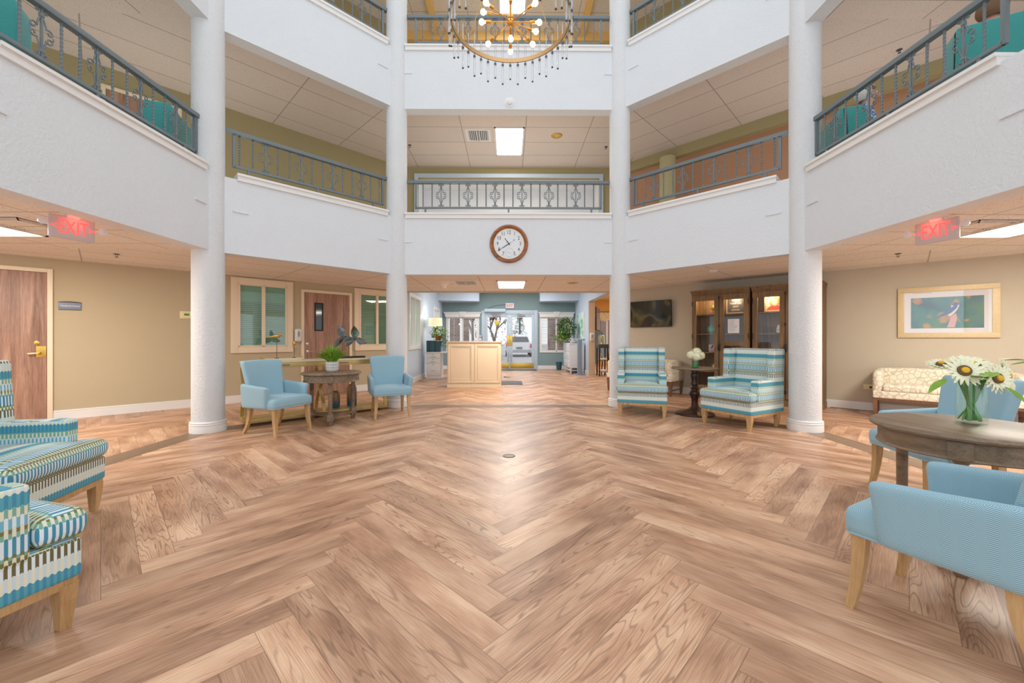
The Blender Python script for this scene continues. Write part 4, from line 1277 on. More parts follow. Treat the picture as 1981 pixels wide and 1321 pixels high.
# bird and bud sculptures on a tray
t = thing('decorative_tray', 'white and gold tray on the left end of the gold console', 'tray', cons(-.53, .0, .88), radians(42.7))
bm = B(); bbox(bm, -.24, .24, -.10, .10, 0, .03, .005); obj('tray_body', bm, 'console_top', t)
for s in (-1, 1):
    bm = B(); tube(bm, [(s * .24, -.05, .02), (s * .27, -.05, .045), (s * .27, .05, .045), (s * .24, .05, .02)], .006, 6); obj('tray_handle', bm, 'gold', t)
t = thing('bird_figurine', 'gold bird figurine on a thin dark stand on the console tray', 'figurine', cons(-.60, .0, .91), radians(42.7))
bm = B(); lathe(bm, [(.03, 0), (.03, .006), (.004, .01)], 16); tube(bm, [(0, 0, .008), (0, 0, .30)], .0035, 6); obj('stand', bm, 'dark_wood', t)
bm = B()
ball(bm, (0, 0, .325), .032, 16, 12, (1.7, .8, .85)); ball(bm, (.05, 0, .352), .021, 14, 10, (1.1, .9, .9))
tube(bm, [(.066, 0, .352), (.092, 0, .349)], .005, 6, rs=[.006, .001]); tube(bm, [(-.03, 0, .325), (-.08, 0, .312), (-.15, 0, .308)], .012, 8, rs=[.02, .011, .005]); obj('bird_body', bm, 'gold', t)
t = thing('flower_bud_figurine', 'gold flower bud figurine on a thin stem beside the gold bird', 'figurine', cons(-.37, .0, .91), radians(42.7))
bm = B(); lathe(bm, [(.025, 0), (.025, .006), (.003, .01)], 16); tube(bm, [(0, 0, .006), (.006, 0, .10), (0, 0, .19)], .003, 6); obj('stem', bm, 'dark_wood', t)
bm = B(); lathe(bm, [(.002, .185), (.02, .195), (.028, .215), (.02, .24), (.004, .255)], 10)
for a in (0, 2.1, 4.2): tube(bm, [(0, 0, .15), (.03 * cos(a), .03 * sin(a), .17)], .006, 5, rs=[.003, .009])
obj('bud', bm, 'gold', t)

# propeller sculpture
mm = NT('shell_metal'); nn = mm.noise(mm.coord(), 9, 2)
mm.p(Base_Color=mm.ramp(nn, [(.35, srgb(92, 70, 60)), (.45, srgb(120, 140, 110)), (.55, srgb(150, 176, 186)), (.68, srgb(178, 140, 150))]), Roughness=.25, Metallic=.5)
t = thing('propeller_sculpture', 'iridescent twin propeller sculpture on a black base on the console', 'sculpture', cons(.46, .02, .88), radians(42.7))
bm = B(); bbox(bm, -.26, .26, -.045, .045, 0, .03, .003); obj('base', bm, 'black', t)
for px_, pz, a0 in ((-.10, .335, 100), (.10, .325, 88)):
    bm = B(); tube(bm, [(px_, 0, .03), (px_, 0, pz)], .004, 6); obj('rod', bm, 'dark_gray', t)
    bm = B(); lathe(bm, [(.028, -.02), (.03, .0), (.022, .022), (.0005, .026)], 20, mtx=Matrix.Translation((px_, -.01, pz)) @ RX); obj('hub', bm, 'dark_gray', t)
    for k in range(3):
        a = radians(a0 + 120 * k)
        bm = B(); n = 9; rows = []
        for i in range(n):
            u = i / (n - 1); r = .02 + .19 * u; w = .060 * sin(pi * min(1, .12 + .88 * u) ** .8) + .006
            tw = radians(38 - 25 * u)
            row = []
            for v_ in (-1, -.4, .4, 1):
                lx, ly = r, w * v_
                yy = ly * sin(tw); ll = ly * cos(tw) + .03 * u * u
                row.append(bm.verts.new((px_ + lx * cos(a) - ll * sin(a), -.01 + yy - .012 * (1 - v_ * v_), pz + lx * sin(a) + ll * cos(a))))
            rows.append(row)
        for r0, r1 in zip(rows, rows[1:]):
            for j in range(3): bm.faces.new([r0[j], r0[j + 1], r1[j + 1], r1[j]])
        bmesh.ops.solidify(bm, geom=bm.faces[:], thickness=.004)
        obj('blade', bm, mm.m, t)

# glass vases on the console shelf
def shelf_vase(x, h, r, label):
    t = thing('glass_vase', label, 'vase', cons(x, 0, .085), 0, 'amber and blue glass vases under the console')
    bm = B(); lathe(bm, [(r * .85, 0), (r, .02), (r * 1.03, h * .4), (r * .98, h * .8), (r * .8, h * .95), (r * .6, h * .98), (r * .62, h), (r * .5, h * .97), (r * .75, h * .9), (r * .9, h * .3), (.001, .02)], 32, cap=True); obj('vase_body', bm, 'amber_blue_glass', t)
    bm = B(); tube(bm, [(r * .62 * cos(k * pi / 12), r * .62 * sin(k * pi / 12), h) for k in range(25)], .004, 6, cap=False); obj('lip', bm, 'amber_blue_glass', t)
shelf_vase(.24, .27, .065, 'shorter amber and blue glass vase on the console shelf')
shelf_vase(.50, .36, .078, 'taller amber and blue glass vase on the console shelf')

# fern
t = thing('potted_fern', 'bright green grassy fern in a white grid pattern pot on the left round table', 'potted plant', (-2.56, 5.89, .72), 0)
mm = NT('grid_pot'); br = mm.n('ShaderNodeTexBrick', {'Vector': mm.n('ShaderNodeUVMap', uv_map='UVMap').outputs[0], 'Color1': srgb(150, 150, 150), 'Color2': srgb(176, 176, 174), 'Mortar': srgb(236, 236, 234), 'Scale': 1.0, 'Mortar Size': .005, 'Brick Width': .022, 'Row Height': .042}, offset=0.0)
mm.p(Base_Color=br.outputs['Color'], Roughness=.6)
bm = B(); prof = [(.055, 0), (.072, .008), (.084, .04), (.088, .09), (.086, .13), (.08, .148), (.074, .148), (.078, .12), (.001, .115)]
lathe(bm, prof, 40)
uvl = bm.loops.layers.uv.new('UVMap')
for f in bm.faces:
    for lp in f.loops:
        c = lp.vert.co; a = math.atan2(c.y, c.x); 
        if abs(math.atan2(f.calc_center_median().y, f.calc_center_median().x) - a) > 3: a += 2 * pi if a < 0 else -2 * pi
        lp[uvl].uv = (a * .086, c.z)
obj('pot', bm, mm.m, t)
def blades(n, h0, h1, spread, base_r, w, seed, droop=.5):
    random.seed(seed); bm = B()
    for i in range(n):
        a = random.uniform(0, 2 * pi); L = random.uniform(h0, h1); lean = random.uniform(.15, 1) * spread
        bx, by = random.uniform(0, base_r) * cos(a), random.uniform(0, base_r) * sin(a)
        d = Vector((cos(a), sin(a), 0)); sd = Vector((-sin(a), cos(a), 0)); rows = []
        for k in range(7):
            u = k / 6
            p = Vector((bx, by, 0)) + d * (lean * L * u ** 1.3) + Vector((0, 0, L * (u * (1 - .25 * lean) - droop * lean * u * u * u)))
            ww = w * (sin(pi * (.12 + .86 * u))) * random.uniform(.9, 1.1)
            rows.append((bm.verts.new(p - sd * ww), bm.verts.new(p + d * .3 * ww + Vector((0, 0, -ww * .5))), bm.verts.new(p + sd * ww)))
        for r0, r1 in zip(rows, rows[1:]):
            bm.faces.new([r0[0], r0[1], r1[1], r1[0]]); bm.faces.new([r0[1], r0[2], r1[2], r1[1]])
    return bm
obj('fronds', blades(300, .20, .36, .95, .05, .0075, 3), 'leaf_bright', t, (0, 0, .115))
bm = B(); lathe(bm, [(.001, .122), (.075, .118)], 20, cap=False); obj('soil', bm, 'dark_gray', t)

# white hydrangeas on the pedestal table
t = thing('flower_vase', 'green glass vase of round white flowers on the pedestal table', 'vase with flowers', (2.92, 6.30, .742), 0)
bm = B(); lathe(bm, [(.05, 0), (.053, .01), (.055, .13), (.050, .13), (.048, .012), (.001, .012)], 32, cap=True); obj('vase', bm, 'vase_glass', t)
M['green_water'] = plain('green_water', srgb(30, 128, 60), .25, 0, .3, 30)
bm = B(); lathe(bm, [(.001, .012), (.047, .012), (.047, .105), (.001, .105)], 24, cap=False); obj('leafy_lining', bm, 'green_water', t)
random.seed(5)
for hx_, hy_, hz_ in ((-.07, -.02, .20), (.06, -.04, .19), (0, .05, .22), (.01, -.03, .245), (-.01, -.08, .18)):
    bm = B()
    for i in range(110):
        th = random.uniform(0, 2 * pi); ph = math.acos(random.uniform(-.6, 1)); r = .068
        n_ = Vector((sin(ph) * cos(th), sin(ph) * sin(th), cos(ph))); p = n_ * r * random.uniform(.9, 1.06)
        x_, y_ = frame_axes(n_); s_ = .0105
        for k in range(4):
            a = k * pi / 2 + th
            d1 = x_ * cos(a) + y_ * sin(a); d2 = x_ * cos(a + .8) + y_ * sin(a + .8); d0 = x_ * cos(a - .8) + y_ * sin(a - .8)
            vs = [bm.verts.new(p + Vector((hx_, hy_, hz_))), bm.verts.new(p + d0 * s_ + Vector((hx_, hy_, hz_))), bm.verts.new(p + d1 * s_ * 1.5 + n_ * .003 + Vector((hx_, hy_, hz_))), bm.verts.new(p + d2 * s_ + Vector((hx_, hy_, hz_)))]
            bm.faces.new(vs)
    ball(bm, (hx_, hy_, hz_), .062, 16, 10)
    obj('flower_head', bm, 'petal_white', t)

# sunflowers
t = thing('flower_vase', 'glass vase of large white sunflowers on the right corner table', 'vase with flowers', (2.625, 2.27, .72), 0)
bm = B(); lathe(bm, [(.060, 0), (.063, .004), (.064, .02), (.064, .235), (.061, .235), (.061, .018), (.001, .016)], 40, cap=True); obj('vase', bm, 'vase_glass', t)
bm = B(); random.seed(11)
for i in range(48):
    a = random.uniform(0, 2 * pi); r = random.uniform(.01, .054); b = a + random.uniform(1.5, 3.5)
    tube(bm, [(r * cos(b), r * sin(b), .02), ((r * .4) * cos(a), (r * .4) * sin(a), .13), (.05 * cos(a), .05 * sin(a), .235), (.07 * cos(a), .07 * sin(a), .26)], .0042, 6)
obj('stems', bm, 'stem_green', t)
def sunflower(pos, direc, R):
    d = Vector(direc).normalized(); x_, y_ = frame_axes(d); P = Vector(pos)
    bm = B(); random.seed(int(abs(pos[0] * 1000)))
    for ring, (nr, r1, lift) in enumerate(((20, 1.0, .10), (18, .86, .25))):
        for k in range(nr):
            a = 2 * pi * (k + .5 * ring) / nr + random.uniform(-.06, .06); rr = R * r1 * random.uniform(.88, 1.08)
            e = x_ * cos(a) + y_ * sin(a); sd = y_ * cos(a) - x_ * sin(a); rows = []
            for i in range(5):
                u = i / 4; w = R * .115 * (sin(pi * (.18 + .78 * u)) ** .8)
                c = P + e * (R * .28 + (rr - R * .28) * u) + d * (lift * R * u * (1 - .5 * u))
                rows.append((bm.verts.new(c - sd * w), bm.verts.new(c - d * w * .25), bm.verts.new(c + sd * w)))
            for r0, r1_ in zip(rows, rows[1:]):
                bm.faces.new([r0[0], r0[1], r1_[1], r1_[0]]); bm.faces.new([r0[1], r0[2], r1_[2], r1_[1]])
    o = obj('sunflower', bm, 'petal_white', t)
    mt = Matrix.Translation(P) @ Matrix(((x_.x, y_.x, d.x, 0), (x_.y, y_.y, d.y, 0), (x_.z, y_.z, d.z, 0), (0, 0, 0, 1)))
    bm = B(); lathe(bm, [(R * .36, .0), (R * .34, .010), (R * .2, .014)], 24, cap=False, mtx=mt); obj('brown_ring', bm, 'flower_ring', o)
    bm = B(); lathe(bm, [(R * .21, .012), (R * .18, .02), (.0005, .024)], 20, cap=False, mtx=mt); obj('yellow_disc', bm, 'flower_center', o)
for p_, d_, R_ in (((-.15, -.09, .34), (-.35, -.8, .35), .10), ((-.02, -.02, .38), (-.1, -.45, .9), .12), ((.02, -.12, .285), (0, -1, .15), .095), ((.15, -.06, .30), (.45, -.85, .2), .115),
                   ((.11, .03, .385), (.1, -.5, .8), .085), ((-.12, .07, .375), (-.3, -.3, .9), .08), ((.03, .10, .37), (.2, .3, .9), .085)):
    sunflower((p_[0] * .88, p_[1] * .88, .22 + (p_[2] - .22) * .7), d_, R_ * .86)
bm = B(); random.seed(2)
for (x0, y0, z0, dx, dy, dz, L, w) in ((-.10, -.10, .27, -.3, -.5, .2, .13, .035), (.04, -.13, .22, .25, -.6, -.5, .10, .035), (.10, -.10, .34, .6, -.5, .4, .12, .03), (-.2, -.05, .26, -1, -.2, -.4, .14, .025), (-.02, -.12, .30, -.9, -.5, .0, .14, .035), (.16, .0, .36, .8, -.2, .2, .12, .03)):
    d = Vector((dx, dy, dz)).normalized(); x_, y_ = frame_axes(d); rows = []
    for i in range(6):
        u = i / 5; ww = w * sin(pi * (.08 + .92 * u)) if u < 1 else .001
        c = Vector((x0, y0, z0)) + d * L * u + Vector((0, 0, -.03 * u * u))
        rows.append((bm.verts.new(c - x_ * ww), bm.verts.new(c - y_ * ww * .3), bm.verts.new(c + x_ * ww)))
    for r0, r1 in zip(rows, rows[1:]):
        bm.faces.new([r0[0], r0[1], r1[1], r1[0]]); bm.faces.new([r0[1], r0[2], r1[2], r1[1]])
obj('leaves', bm, 'leaf_bright', t)

# floor cap in the middle
t = thing('floor_outlet_cap', 'small round metal cap set in the middle of the wood floor', 'floor cap', (.006, 4.133, 0), 0)
bm = B(); lathe(bm, [(.062, .0015), (.062, .004), (.054, .004), (.054, .002)], 32, cap=False); obj('ring', bm, 'dark_gray', t)
bm = B(); lathe(bm, [(.0005, .003), (.054, .003)], 32, cap=False); obj('cap_plate', bm, 'table_wood', t)

# ================================================================ DISPLAY CABINETS
def cabinet(s0, s1, label, rail_right=False):
    w = (s1 - s0) / 2; D = .40; Hh = 2.17
    t = thing('display_cabinet', label, 'cabinet', WR((s0 + s1) / 2, 0, .025), AR, 'glass fronted display cabinets')
    m_ = 'cabinet_wood'
    bm = B(); bbox(bm, -w, -w + .03, -D, 0, .10, 2.08, .003); bbox(bm, w - .03, w, -D, 0, .10, 2.08, .003); bbox(bm, -w + .03, w - .03, -D, 0, .10, .14, .003); bbox(bm, -w + .03, w - .03, -D, 0, 2.04, 2.08, .003); bbox(bm, -.02, .02, -D, -D + .03, .10, 2.06, .003)
    obj('carcass', bm, m_, t)
    bm = B(); box(bm, -w + .03, w - .03, -.02, -.002, .12, 2.05); obj('back_panel', bm, m_, t, smooth=False)
    bm = B(); bbox(bm, -w - .008, w + .008, -D - .015, 0, 0, .10, .006); obj('plinth', bm, m_, t)
    bm = B(); bbox(bm, -w - .005, w + .005, -D - .01, 0, 2.08, 2.11, .004); bbox(bm, -w - .008, w + .008, -D - .035, 0, 2.11, 2.14, .006); bbox(bm, -w - .014, w + .014, -D - .05, 0, 2.14, Hh, .006); obj('cornice', bm, m_, t)
    for z in (.55, .93, 1.30, 1.69):
        bm = B(); bbox(bm, -w + .03, w - .03, -D + .05, -.02, z - .022, z, .003); obj('shelf', bm, m_, t)
    for k, sx in enumerate((-1, 1)):
        x0, x1 = (-w + .012, -.004) if sx < 0 else (.004, w - .012)
        z0, z1 = .13, 2.06; st = .085; y0, y1 = -D - .028, -D - .002
        bm = B()
        bbox(bm, x0, x0 + st, y0, y1, z0, z1, .004); bbox(bm, x1 - st, x1, y0, y1, z0, z1, .004)
        bbox(bm, x0 + st, x1 - st, y0, y1, z1 - st - .02, z1, .004); bbox(bm, x0 + st, x1 - st, y0, y1, z0, z0 + .14, .004)
        if rail_right and sx > 0: bbox(bm, x0 + st, x1 - st, y0, y1, 1.06, 1.14, .004)
        d = obj('door', bm, m_, t)
        bm = B(); box(bm, x0 + st, x1 - st, (y0 + y1) / 2 - .002, (y0 + y1) / 2 + .002, z0 + .14, z1 - st - .02); obj('pane', bm, 'cabinet_pane', d, smooth=False)
        for z in (.4, 1.25, 1.9):
            xh = x0 + .004 if sx < 0 else x1 - .004
            bm = B(); tube(bm, [(xh, y0 - .006, z - .05), (xh, y0 - .006, z + .05)], .007, 8); obj('hinge', bm, 'black', d)
    # cremone bolt on the meeting stile
    bm = B(); yb = -D - .036
    tube(bm, [(.0, yb, .20), (.0, yb, 2.02)], .005, 8)
    for z in (.25, 1.45, 2.0): bbox(bm, -.014, .014, yb - .008, yb + .012, z - .03, z + .03, .003)
    obj('bolt_rod', bm, 'black', t)
    bm = B(); bbox(bm, -.018, .018, yb - .01, yb + .012, .96, 1.10, .003); ball(bm, (0, yb - .03, 1.03), .022, 14, 10, (1, .8, 1.4)); obj('latch_knob', bm, 'black', t)
    for x in (-w * .5, w * .5):
        point_lamp('cabinet_lamp', (WR((s0 + s1) / 2 + x, 1.98, .30)), 5.0, (1, .72, .38), .03)
    return t
cabinet(-3.185, -2.13, 'left wooden display cabinet with letter board and paper notice', True)
cabinet(-2.09, -1.035, 'right wooden display cabinet with the large portrait, behind the nearer right column')
def inwr(name, label, cat, s, z, d=.22, rz=0, group=None):
    return thing(name, label, cat, WR(s, z, d), AR + rz, group)

t = inwr('flower_vase', 'yellow green flowers in a clear vase on the top cabinet shelf', 'vase with flowers', -2.82, 1.69)
bm = B(); lathe(bm, [(.03, 0), (.035, .06), (.04, .10), (.037, .10), (.03, .01), (.001, .01)], 20, cap=True); obj('vase', bm, 'vase_glass', t)
obj('flowers', blades(90, .06, .12, .9, .02, .009, 21, .2), 'yellow_petal', t, (0, 0, .09))
obj('leaves', blades(50, .06, .12, 1, .02, .008, 22, .4), 'leaf_bright', t, (0, 0, .07))

t = inwr('letter_board', 'framed letter board with white words on the top cabinet shelf', 'letter board', -2.42, 1.69, .24, .12)
bm = B()
for q in ((-.165, -.145, 0, .31), (.145, .165, 0, .31), (-.145, .145, 0, .02), (-.145, .145, .29, .31)): bbox(bm, q[0], q[1], -.012, .008, q[2], q[3], .002)
obj('frame', bm, 'pale_gold', t)
bm = B(); box(bm, -.145, .145, -.004, .002, .02, .29); obj('board', bm, 'dark_gray', t, smooth=False)
for i, ln in enumerate(('THIS IS', 'YOUR LIFE', 'NEW', 'LENOX')):
    text(ln, .046, 'white_plastic', t, (.0, -.006, .255 - .062 * i), 'lettering', .001, xs=.95)

t = thing('paper_notice', 'white printed paper notice taped inside the left cabinet door glass', 'notice', WR(-2.40, 1.44, .445), AR)
bm = B(); box(bm, -.10, .10, -.001, .001, -.135, .135); obj('sheet', bm, 'paper', t, smooth=False)
bm = B()
random.seed(4)
for i in range(13):
    z = .11 - i * .0175; L = random.uniform(.08, .16)
    box(bm, -.082, -.082 + L, -.0018, -.0008, z - .0022, z + .0022)
obj('printed_lines', bm, 'gray_plastic', t, smooth=False)

def portrait(name, label, s, z, w, h, d, cols, rz=0.0, frame='walnut_wood', fw=.012):
    t = inwr(name, label, 'photo frame', s, z, d, rz)
    bm = B()
    for q in ((-w, -w + fw, 0, 2 * h), (w - fw, w, 0, 2 * h), (-w + fw, w - fw, 0, fw), (-w + fw, w - fw, 2 * h - fw, 2 * h)): bbox(bm, q[0], q[1], -.01, .008, q[2], q[3], .002)
    obj('frame', bm, frame, t)
    mm = NT('photo_print'); n_ = mm.noise(mm.coord(), 14, 2)
    mm.p(Base_Color=mm.ramp(n_, [(.38, cols[0]), (.5, cols[1]), (.6, cols[2])]), Roughness=.35)
    bm = B(); box(bm, -w + fw, w - fw, -.003, .002, fw, 2 * h - fw); obj('photo', bm, mm.m, t, smooth=False)
    return t
pt = portrait('photo_frame', 'large framed portrait of a smiling person on the top shelf of the right cabinet', -1.77, 1.69, .165, .165, .22, (srgb(244, 224, 196), srgb(248, 226, 200), srgb(226, 168, 130)), .1, 'pale_gold', .03)
for pts, y_, mt_ in (([(-.13, .04), (-.10, .09), (-.04, .12), (.05, .12), (.11, .09), (.13, .04)], -.005, plain('portrait_dress', srgb(214, 96, 80), .5)),
                     ([(-.09, .18), (-.07, .25), (0, .285), (.07, .25), (.09, .18), (.06, .12), (-.06, .12)], -.006, plain('portrait_hair', srgb(214, 148, 92), .6)),
                     ([(-.05, .18), (-.035, .24), (.035, .24), (.05, .18), (.03, .125), (0, .11), (-.03, .125)], -.007, plain('portrait_face', srgb(244, 200, 168), .5))):
    obj('portrait_figure', flat(pts, y_), mt_, pt, smooth=False)
portrait('photo_frame', 'small framed sepia photo left on the second shelf of the right cabinet', -1.70, 1.30, .062, .085, .18, (srgb(246, 240, 232), srgb(240, 226, 206), srgb(160, 96, 66)))
portrait('photo_frame', 'small tilted photo frame right on the second shelf of the right cabinet', -1.50, 1.30, .055, .085, .18, (srgb(110, 62, 44), srgb(226, 178, 150), srgb(70, 60, 58)), -.3)
portrait('photo_frame', 'pink photo collage frame on the third shelf of the left cabinet', -2.80, .93, .125, .075, .20, (srgb(214, 168, 190), srgb(240, 210, 214), srgb(92, 52, 52)), .1, 'paper', .01)
portrait('photo_frame', 'orange photo frame low behind the second door of the left cabinet', -2.38, .93, .09, .06, .20, (srgb(216, 120, 50), srgb(240, 170, 90), srgb(60, 40, 36)), 0, 'dark_wood', .012)
portrait('photo_frame', 'small photo block on the fourth shelf of the left cabinet', -2.80, .55, .065, .07, .20, (srgb(226, 200, 150), srgb(240, 220, 180), srgb(120, 74, 40)), .2, 'pale_gold', .008)
for s_, r_, lab in ((-2.88, .085, 'larger turquoise round bottle vase on the second cabinet shelf'), (-2.74, .068, 'smaller turquoise round bottle vase on the second cabinet shelf')):
    t = inwr('bottle_vase', lab, 'vase', s_, 1.30, .2, 0, 'turquoise bottle vases')
    bm = B(); lathe(bm, [(r_ * .4, 0)] + [(r_ * (1 - .0) * sin(pi * (.12 + .78 * k / 10)), r_ * (1 - cos(pi * (.12 + .78 * k / 10))) - .0) for k in range(11)] + [(r_ * .22, r_ * 2.05), (r_ * .26, r_ * 2.2)], 28, cap=True); obj('vase_body', bm, 'turquoise_glass', t)
    bm = B(); tube(bm, [(r_ * .26 * cos(k * pi / 8), r_ * .26 * sin(k * pi / 8), r_ * 2.2) for k in range(17)], .004, 6, cap=False); obj('lip', bm, 'turquoise_glass', t)
t = inwr('glass_bowl', 'blue green glass bowl heap on the third shelf of the right cabinet', 'bowl', -1.62, .93, .2)
bm = B(); lathe(bm, [(.05, 0), (.10, .03), (.135, .08), (.14, .09), (.13, .085), (.09, .035), (.001, .01)], 32); obj('bowl', bm, 'turquoise_glass', t)
bm = B(); random.seed(9)
for k in range(14): ball(bm, (random.uniform(-.08, .08), random.uniform(-.06, .06), .08 + random.uniform(0, .03)), .028, 10, 8)
obj('glass_balls', bm, 'turquoise_glass', t)
o = tag(obj('folded_runner', (lambda b: (bbox(b, -.11, .11, -.07, .07, 0, .018, .004), b)[1])(B()), 'dark_gray', loc=WR(-2.62, 2.171, .2), rot=(0, 0, AR)), 'dark flat object lying on top of the left wooden cabinet', 'flat object')

# ================================================================ LOBBY
# reception counter
t = thing('reception_desk', 'cream panelled reception counter before the glass entrance doors', 'reception desk', (-.84, 10.18, 0), 0)
bm = B(); bbox(bm, -.66, .66, -.285, .30, .09, 1.10, .005); obj('body', bm, 'beige_lacquer', t)
bm = B(); bbox(bm, -.66, .66, -.30, .30, 0, .085, .004); obj('plinth', bm, 'beige_lacquer', t)
M['stone_top'] = plain('stone_top', srgb(214, 190, 160), .3, 0, .15, 60)
bm = B(); bbox(bm, -.68, .68, -.32, .32, 1.10, 1.135, .006); obj('countertop', bm, 'stone_top', t)
for sx in (-1, 1):
    bm = B(); x0, x1 = (-.64, -.015) if sx < 0 else (.015, .64)
    for q in ((x0, x0 + .06, .12, 1.07), (x1 - .06, x1, .12, 1.07), (x0 + .06, x1 - .06, .12, .18), (x0 + .06, x1 - .06, 1.01, 1.07)): bbox(bm, q[0], q[1], -.305, -.283, q[2], q[3], .004)
    for q in ((x0 + .07, x0 + .085, .19, 1.0), (x1 - .085, x1 - .07, .19, 1.0), (x0 + .085, x1 - .085, .19, .205), (x0 + .085, x1 - .085, .985, 1.0)): bbox(bm, q[0], q[1], -.297, -.283, q[2], q[3], .003)
    obj('front_panel', bm, 'beige_lacquer', t)

# entrance doors
def entry_leaf(idx, x0, x1, label, hinge):
    t = thing('door_%d' % idx, label, 'door', ((x0 + x1) / 2, 15.95, 0), 0, kind='structure')
    w = (x1 - x0) / 2; z1 = 2.16
    bm = B()
    for q in ((-w, -w + .11, 0, z1), (w - .11, w, 0, z1), (-w + .11, w - .11, z1 - .12, z1), (-w + .11, w - .11, 0, .26)): bbox(bm, q[0], q[1], -.025, .025, q[2], q[3], .004)
    obj('stile_frame', bm, 'alu_blue', t)
    bm = B(); box(bm, -w + .11, w - .11, -.004, .004, .26, z1 - .12); obj('pane', bm, 'pane', t, smooth=False)
    bm = B(); bbox(bm, -w + .02, w - .02, -.032, -.024, .03, .24, .002); obj('kick_plate', bm, 'brass', t)
    sx = 1 if hinge < 0 else -1
    bm = B(); bbox(bm, sx * (w - .055) - .05, sx * (w - .055) + .05, -.033, -.024, .92, 1.32, .002); obj('push_plate', bm, 'brass', t)
    bm = B(); x = sx * (w - .05); tube(bm, [(x, -.03, .32), (x, -.055, .34), (x, -.055, .62), (x, -.03, .64)], .011, 8); obj('pull_bar', bm, 'chrome', t)
    bm = B(); bbox(bm, -.18, .12, -.07, -.02, z1 - .09, z1 - .03, .006); tube(bm, [(.05, -.05, z1 - .03), (-.12, -.16, z1), (-.25, -.03, z1 + .02)], .008, 6); obj('door_closer', bm, 'gray_plastic', t)
M['alu_blue'] = plain('alu_blue', srgb(190, 206, 218), .4, .1)
entry_leaf(4, -.93, .04, 'left glass entrance door with brass kick plate', -1)
entry_leaf(5, .05, 1.02, 'right glass entrance door with the white car behind it', 1)
bm = B()
for q in ((DX0 - .07, DX0 + .06, 0, DZ + .07), (DX1 - .06, DX1 + .07, 0, DZ + .07), (DX0 + .06, DX1 - .06, 2.17, DZ + .07)): bbox(bm, q[0], q[1], 15.87, 16.0, q[2], q[3], .008)
struct('trim_5', bm, 'alu_blue', 'pale metal frame around the glass entrance doors', 'door frame')
t = thing('door_operator', 'pale automatic door operator box over the left glass door', 'door operator', (-.52, 15.86, 2.30), 0)
bm = B(); bbox(bm, -.42, .40, -.12, 0, -.06, .06, .008); obj('housing', bm, 'alu_blue', t)
bm = B(); tube(bm, [(-.30, -.02, .06), (-.22, -.02, .14), (-.08, -.02, .20), (.12, -.02, .235), (.42, -.02, .25)], .012, 6); obj('cable', bm, 'gray_plastic', t)
t = thing('leaf_decal', 'yellow balloon shaped decal on the left glass entrance door', 'decal', (-.46, 15.93, 1.80), 0)
bm = B(); ball(bm, (0, 0, .03), .105, 16, 12, (1, .06, .75)); obj('balloon', bm, 'yellow_petal', t)
bm = B(); tube(bm, [(0, 0, -.03), (.0, 0, -.12)], .03, 6, rs=[.05, .008]); obj('tail', bm, 'yellow_petal', t)

def blind_window(idx, x0, x1, z0, z1, label, hx0, hx1):
    t = thing('window_%d' % idx, label, 'window', ((x0 + x1) / 2, 15.9, 0), 0, kind='structure')
    w = (x1 - x0) / 2
    bm = B()
    for q in ((-w - .03, -w + .05, z0 - .03, z1), (w - .05, w + .03, z0 - .03, z1), (-w + .05, w - .05, z1 - .05, z1), (-w + .05, w - .05, z0 - .03, z0 + .05), (-.02, .02, z0, z1)): bbox(bm, q[0], q[1], -.02, .10, q[2], q[3], .005)
    obj('window_frame', bm, 'white_trim', t)
    bm = B(); box(bm, -w + .05, w - .05, .06, .066, z0, z1); obj('pane', bm, 'pane', t, smooth=False)
    bm = B(); z = z0 + .06
    while z < z1 - .03:
        addv(bm, [(-w + .055, .0, z + .012), (w - .055, .0, z + .012), (w - .055, .03, z - .008), (-w + .055, .03, z - .008)], [(0, 1, 2, 3)]); z += .056
    for x in (-w * .55, w * .55): box(bm, x - .006, x + .006, -.004, -.001, z0 + .06, z1 - .04)
    obj('blind', bm, 'white_plastic', t, smooth=False)
    c = (hx0 + hx1) / 2 - (x0 + x1) / 2; h = (hx1 - hx0) / 2
    bm = B(); loft(bm, [((c, -.06, z1 - .01), h - .06, .055), ((c, -.06, z1 + .10), h - .05, .055), ((c, -.075, z1 + .17), h - .0, .075), ((c, -.075, z1 + .185), h, .075)])
    obj('header', bm, 'white_trim', t, smooth=False)
    bm = B(); vs = [(c - .08, -.13, z1 - .01), (c + .08, -.13, z1 - .01), (c + .13, -.165, z1 + .20), (c - .13, -.165, z1 + .20), (c - .08, -.1, z1 - .01), (c + .08, -.1, z1 - .01), (c + .13, -.1, z1 + .20), (c - .13, -.1, z1 + .20)]
    addv(bm, vs, [(0, 1, 2, 3), (0, 4, 5, 1), (1, 5, 6, 2), (2, 6, 7, 3), (3, 7, 4, 0)]); obj('keystone', bm, 'white_trim', t, smooth=False)
blind_window(3, -2.42, -1.18, .68, 2.05, 'blind covered window left of the glass entrance doors', -2.53, -1.06)
blind_window(4, 1.26, 2.5, .68, 2.05, 'blind covered window right of the glass entrance doors', 1.16, 2.6)
def side_window(idx, y0, y1, z0, z1, label):
    t = thing('window_%d' % idx, label, 'window', (-2.6, (y0 + y1) / 2, 0), pi / 2, kind='structure')
    w = (y1 - y0) / 2; bm = B()
    for q in ((-w - .08, -w + .02, z0 - .08, z1 + .08), (w - .02, w + .08, z0 - .08, z1 + .08), (-w + .02, w - .02, z1 - .02, z1 + .08), (-w + .02, w - .02, z0 - .08, z0 + .02), (-.02, .02, z0, z1)): bbox(bm, q[0], q[1], -.03, .12, q[2], q[3], .005)
    obj('window_frame', bm, 'white_trim', t)
    bm = B(); box(bm, -w, w, .07, .076, z0, z1); obj('pane', bm, 'office_pane', t, smooth=False)
side_window(5, 10.62, 11.85, .98, 2.33, 'white framed side window beside the farther left column')
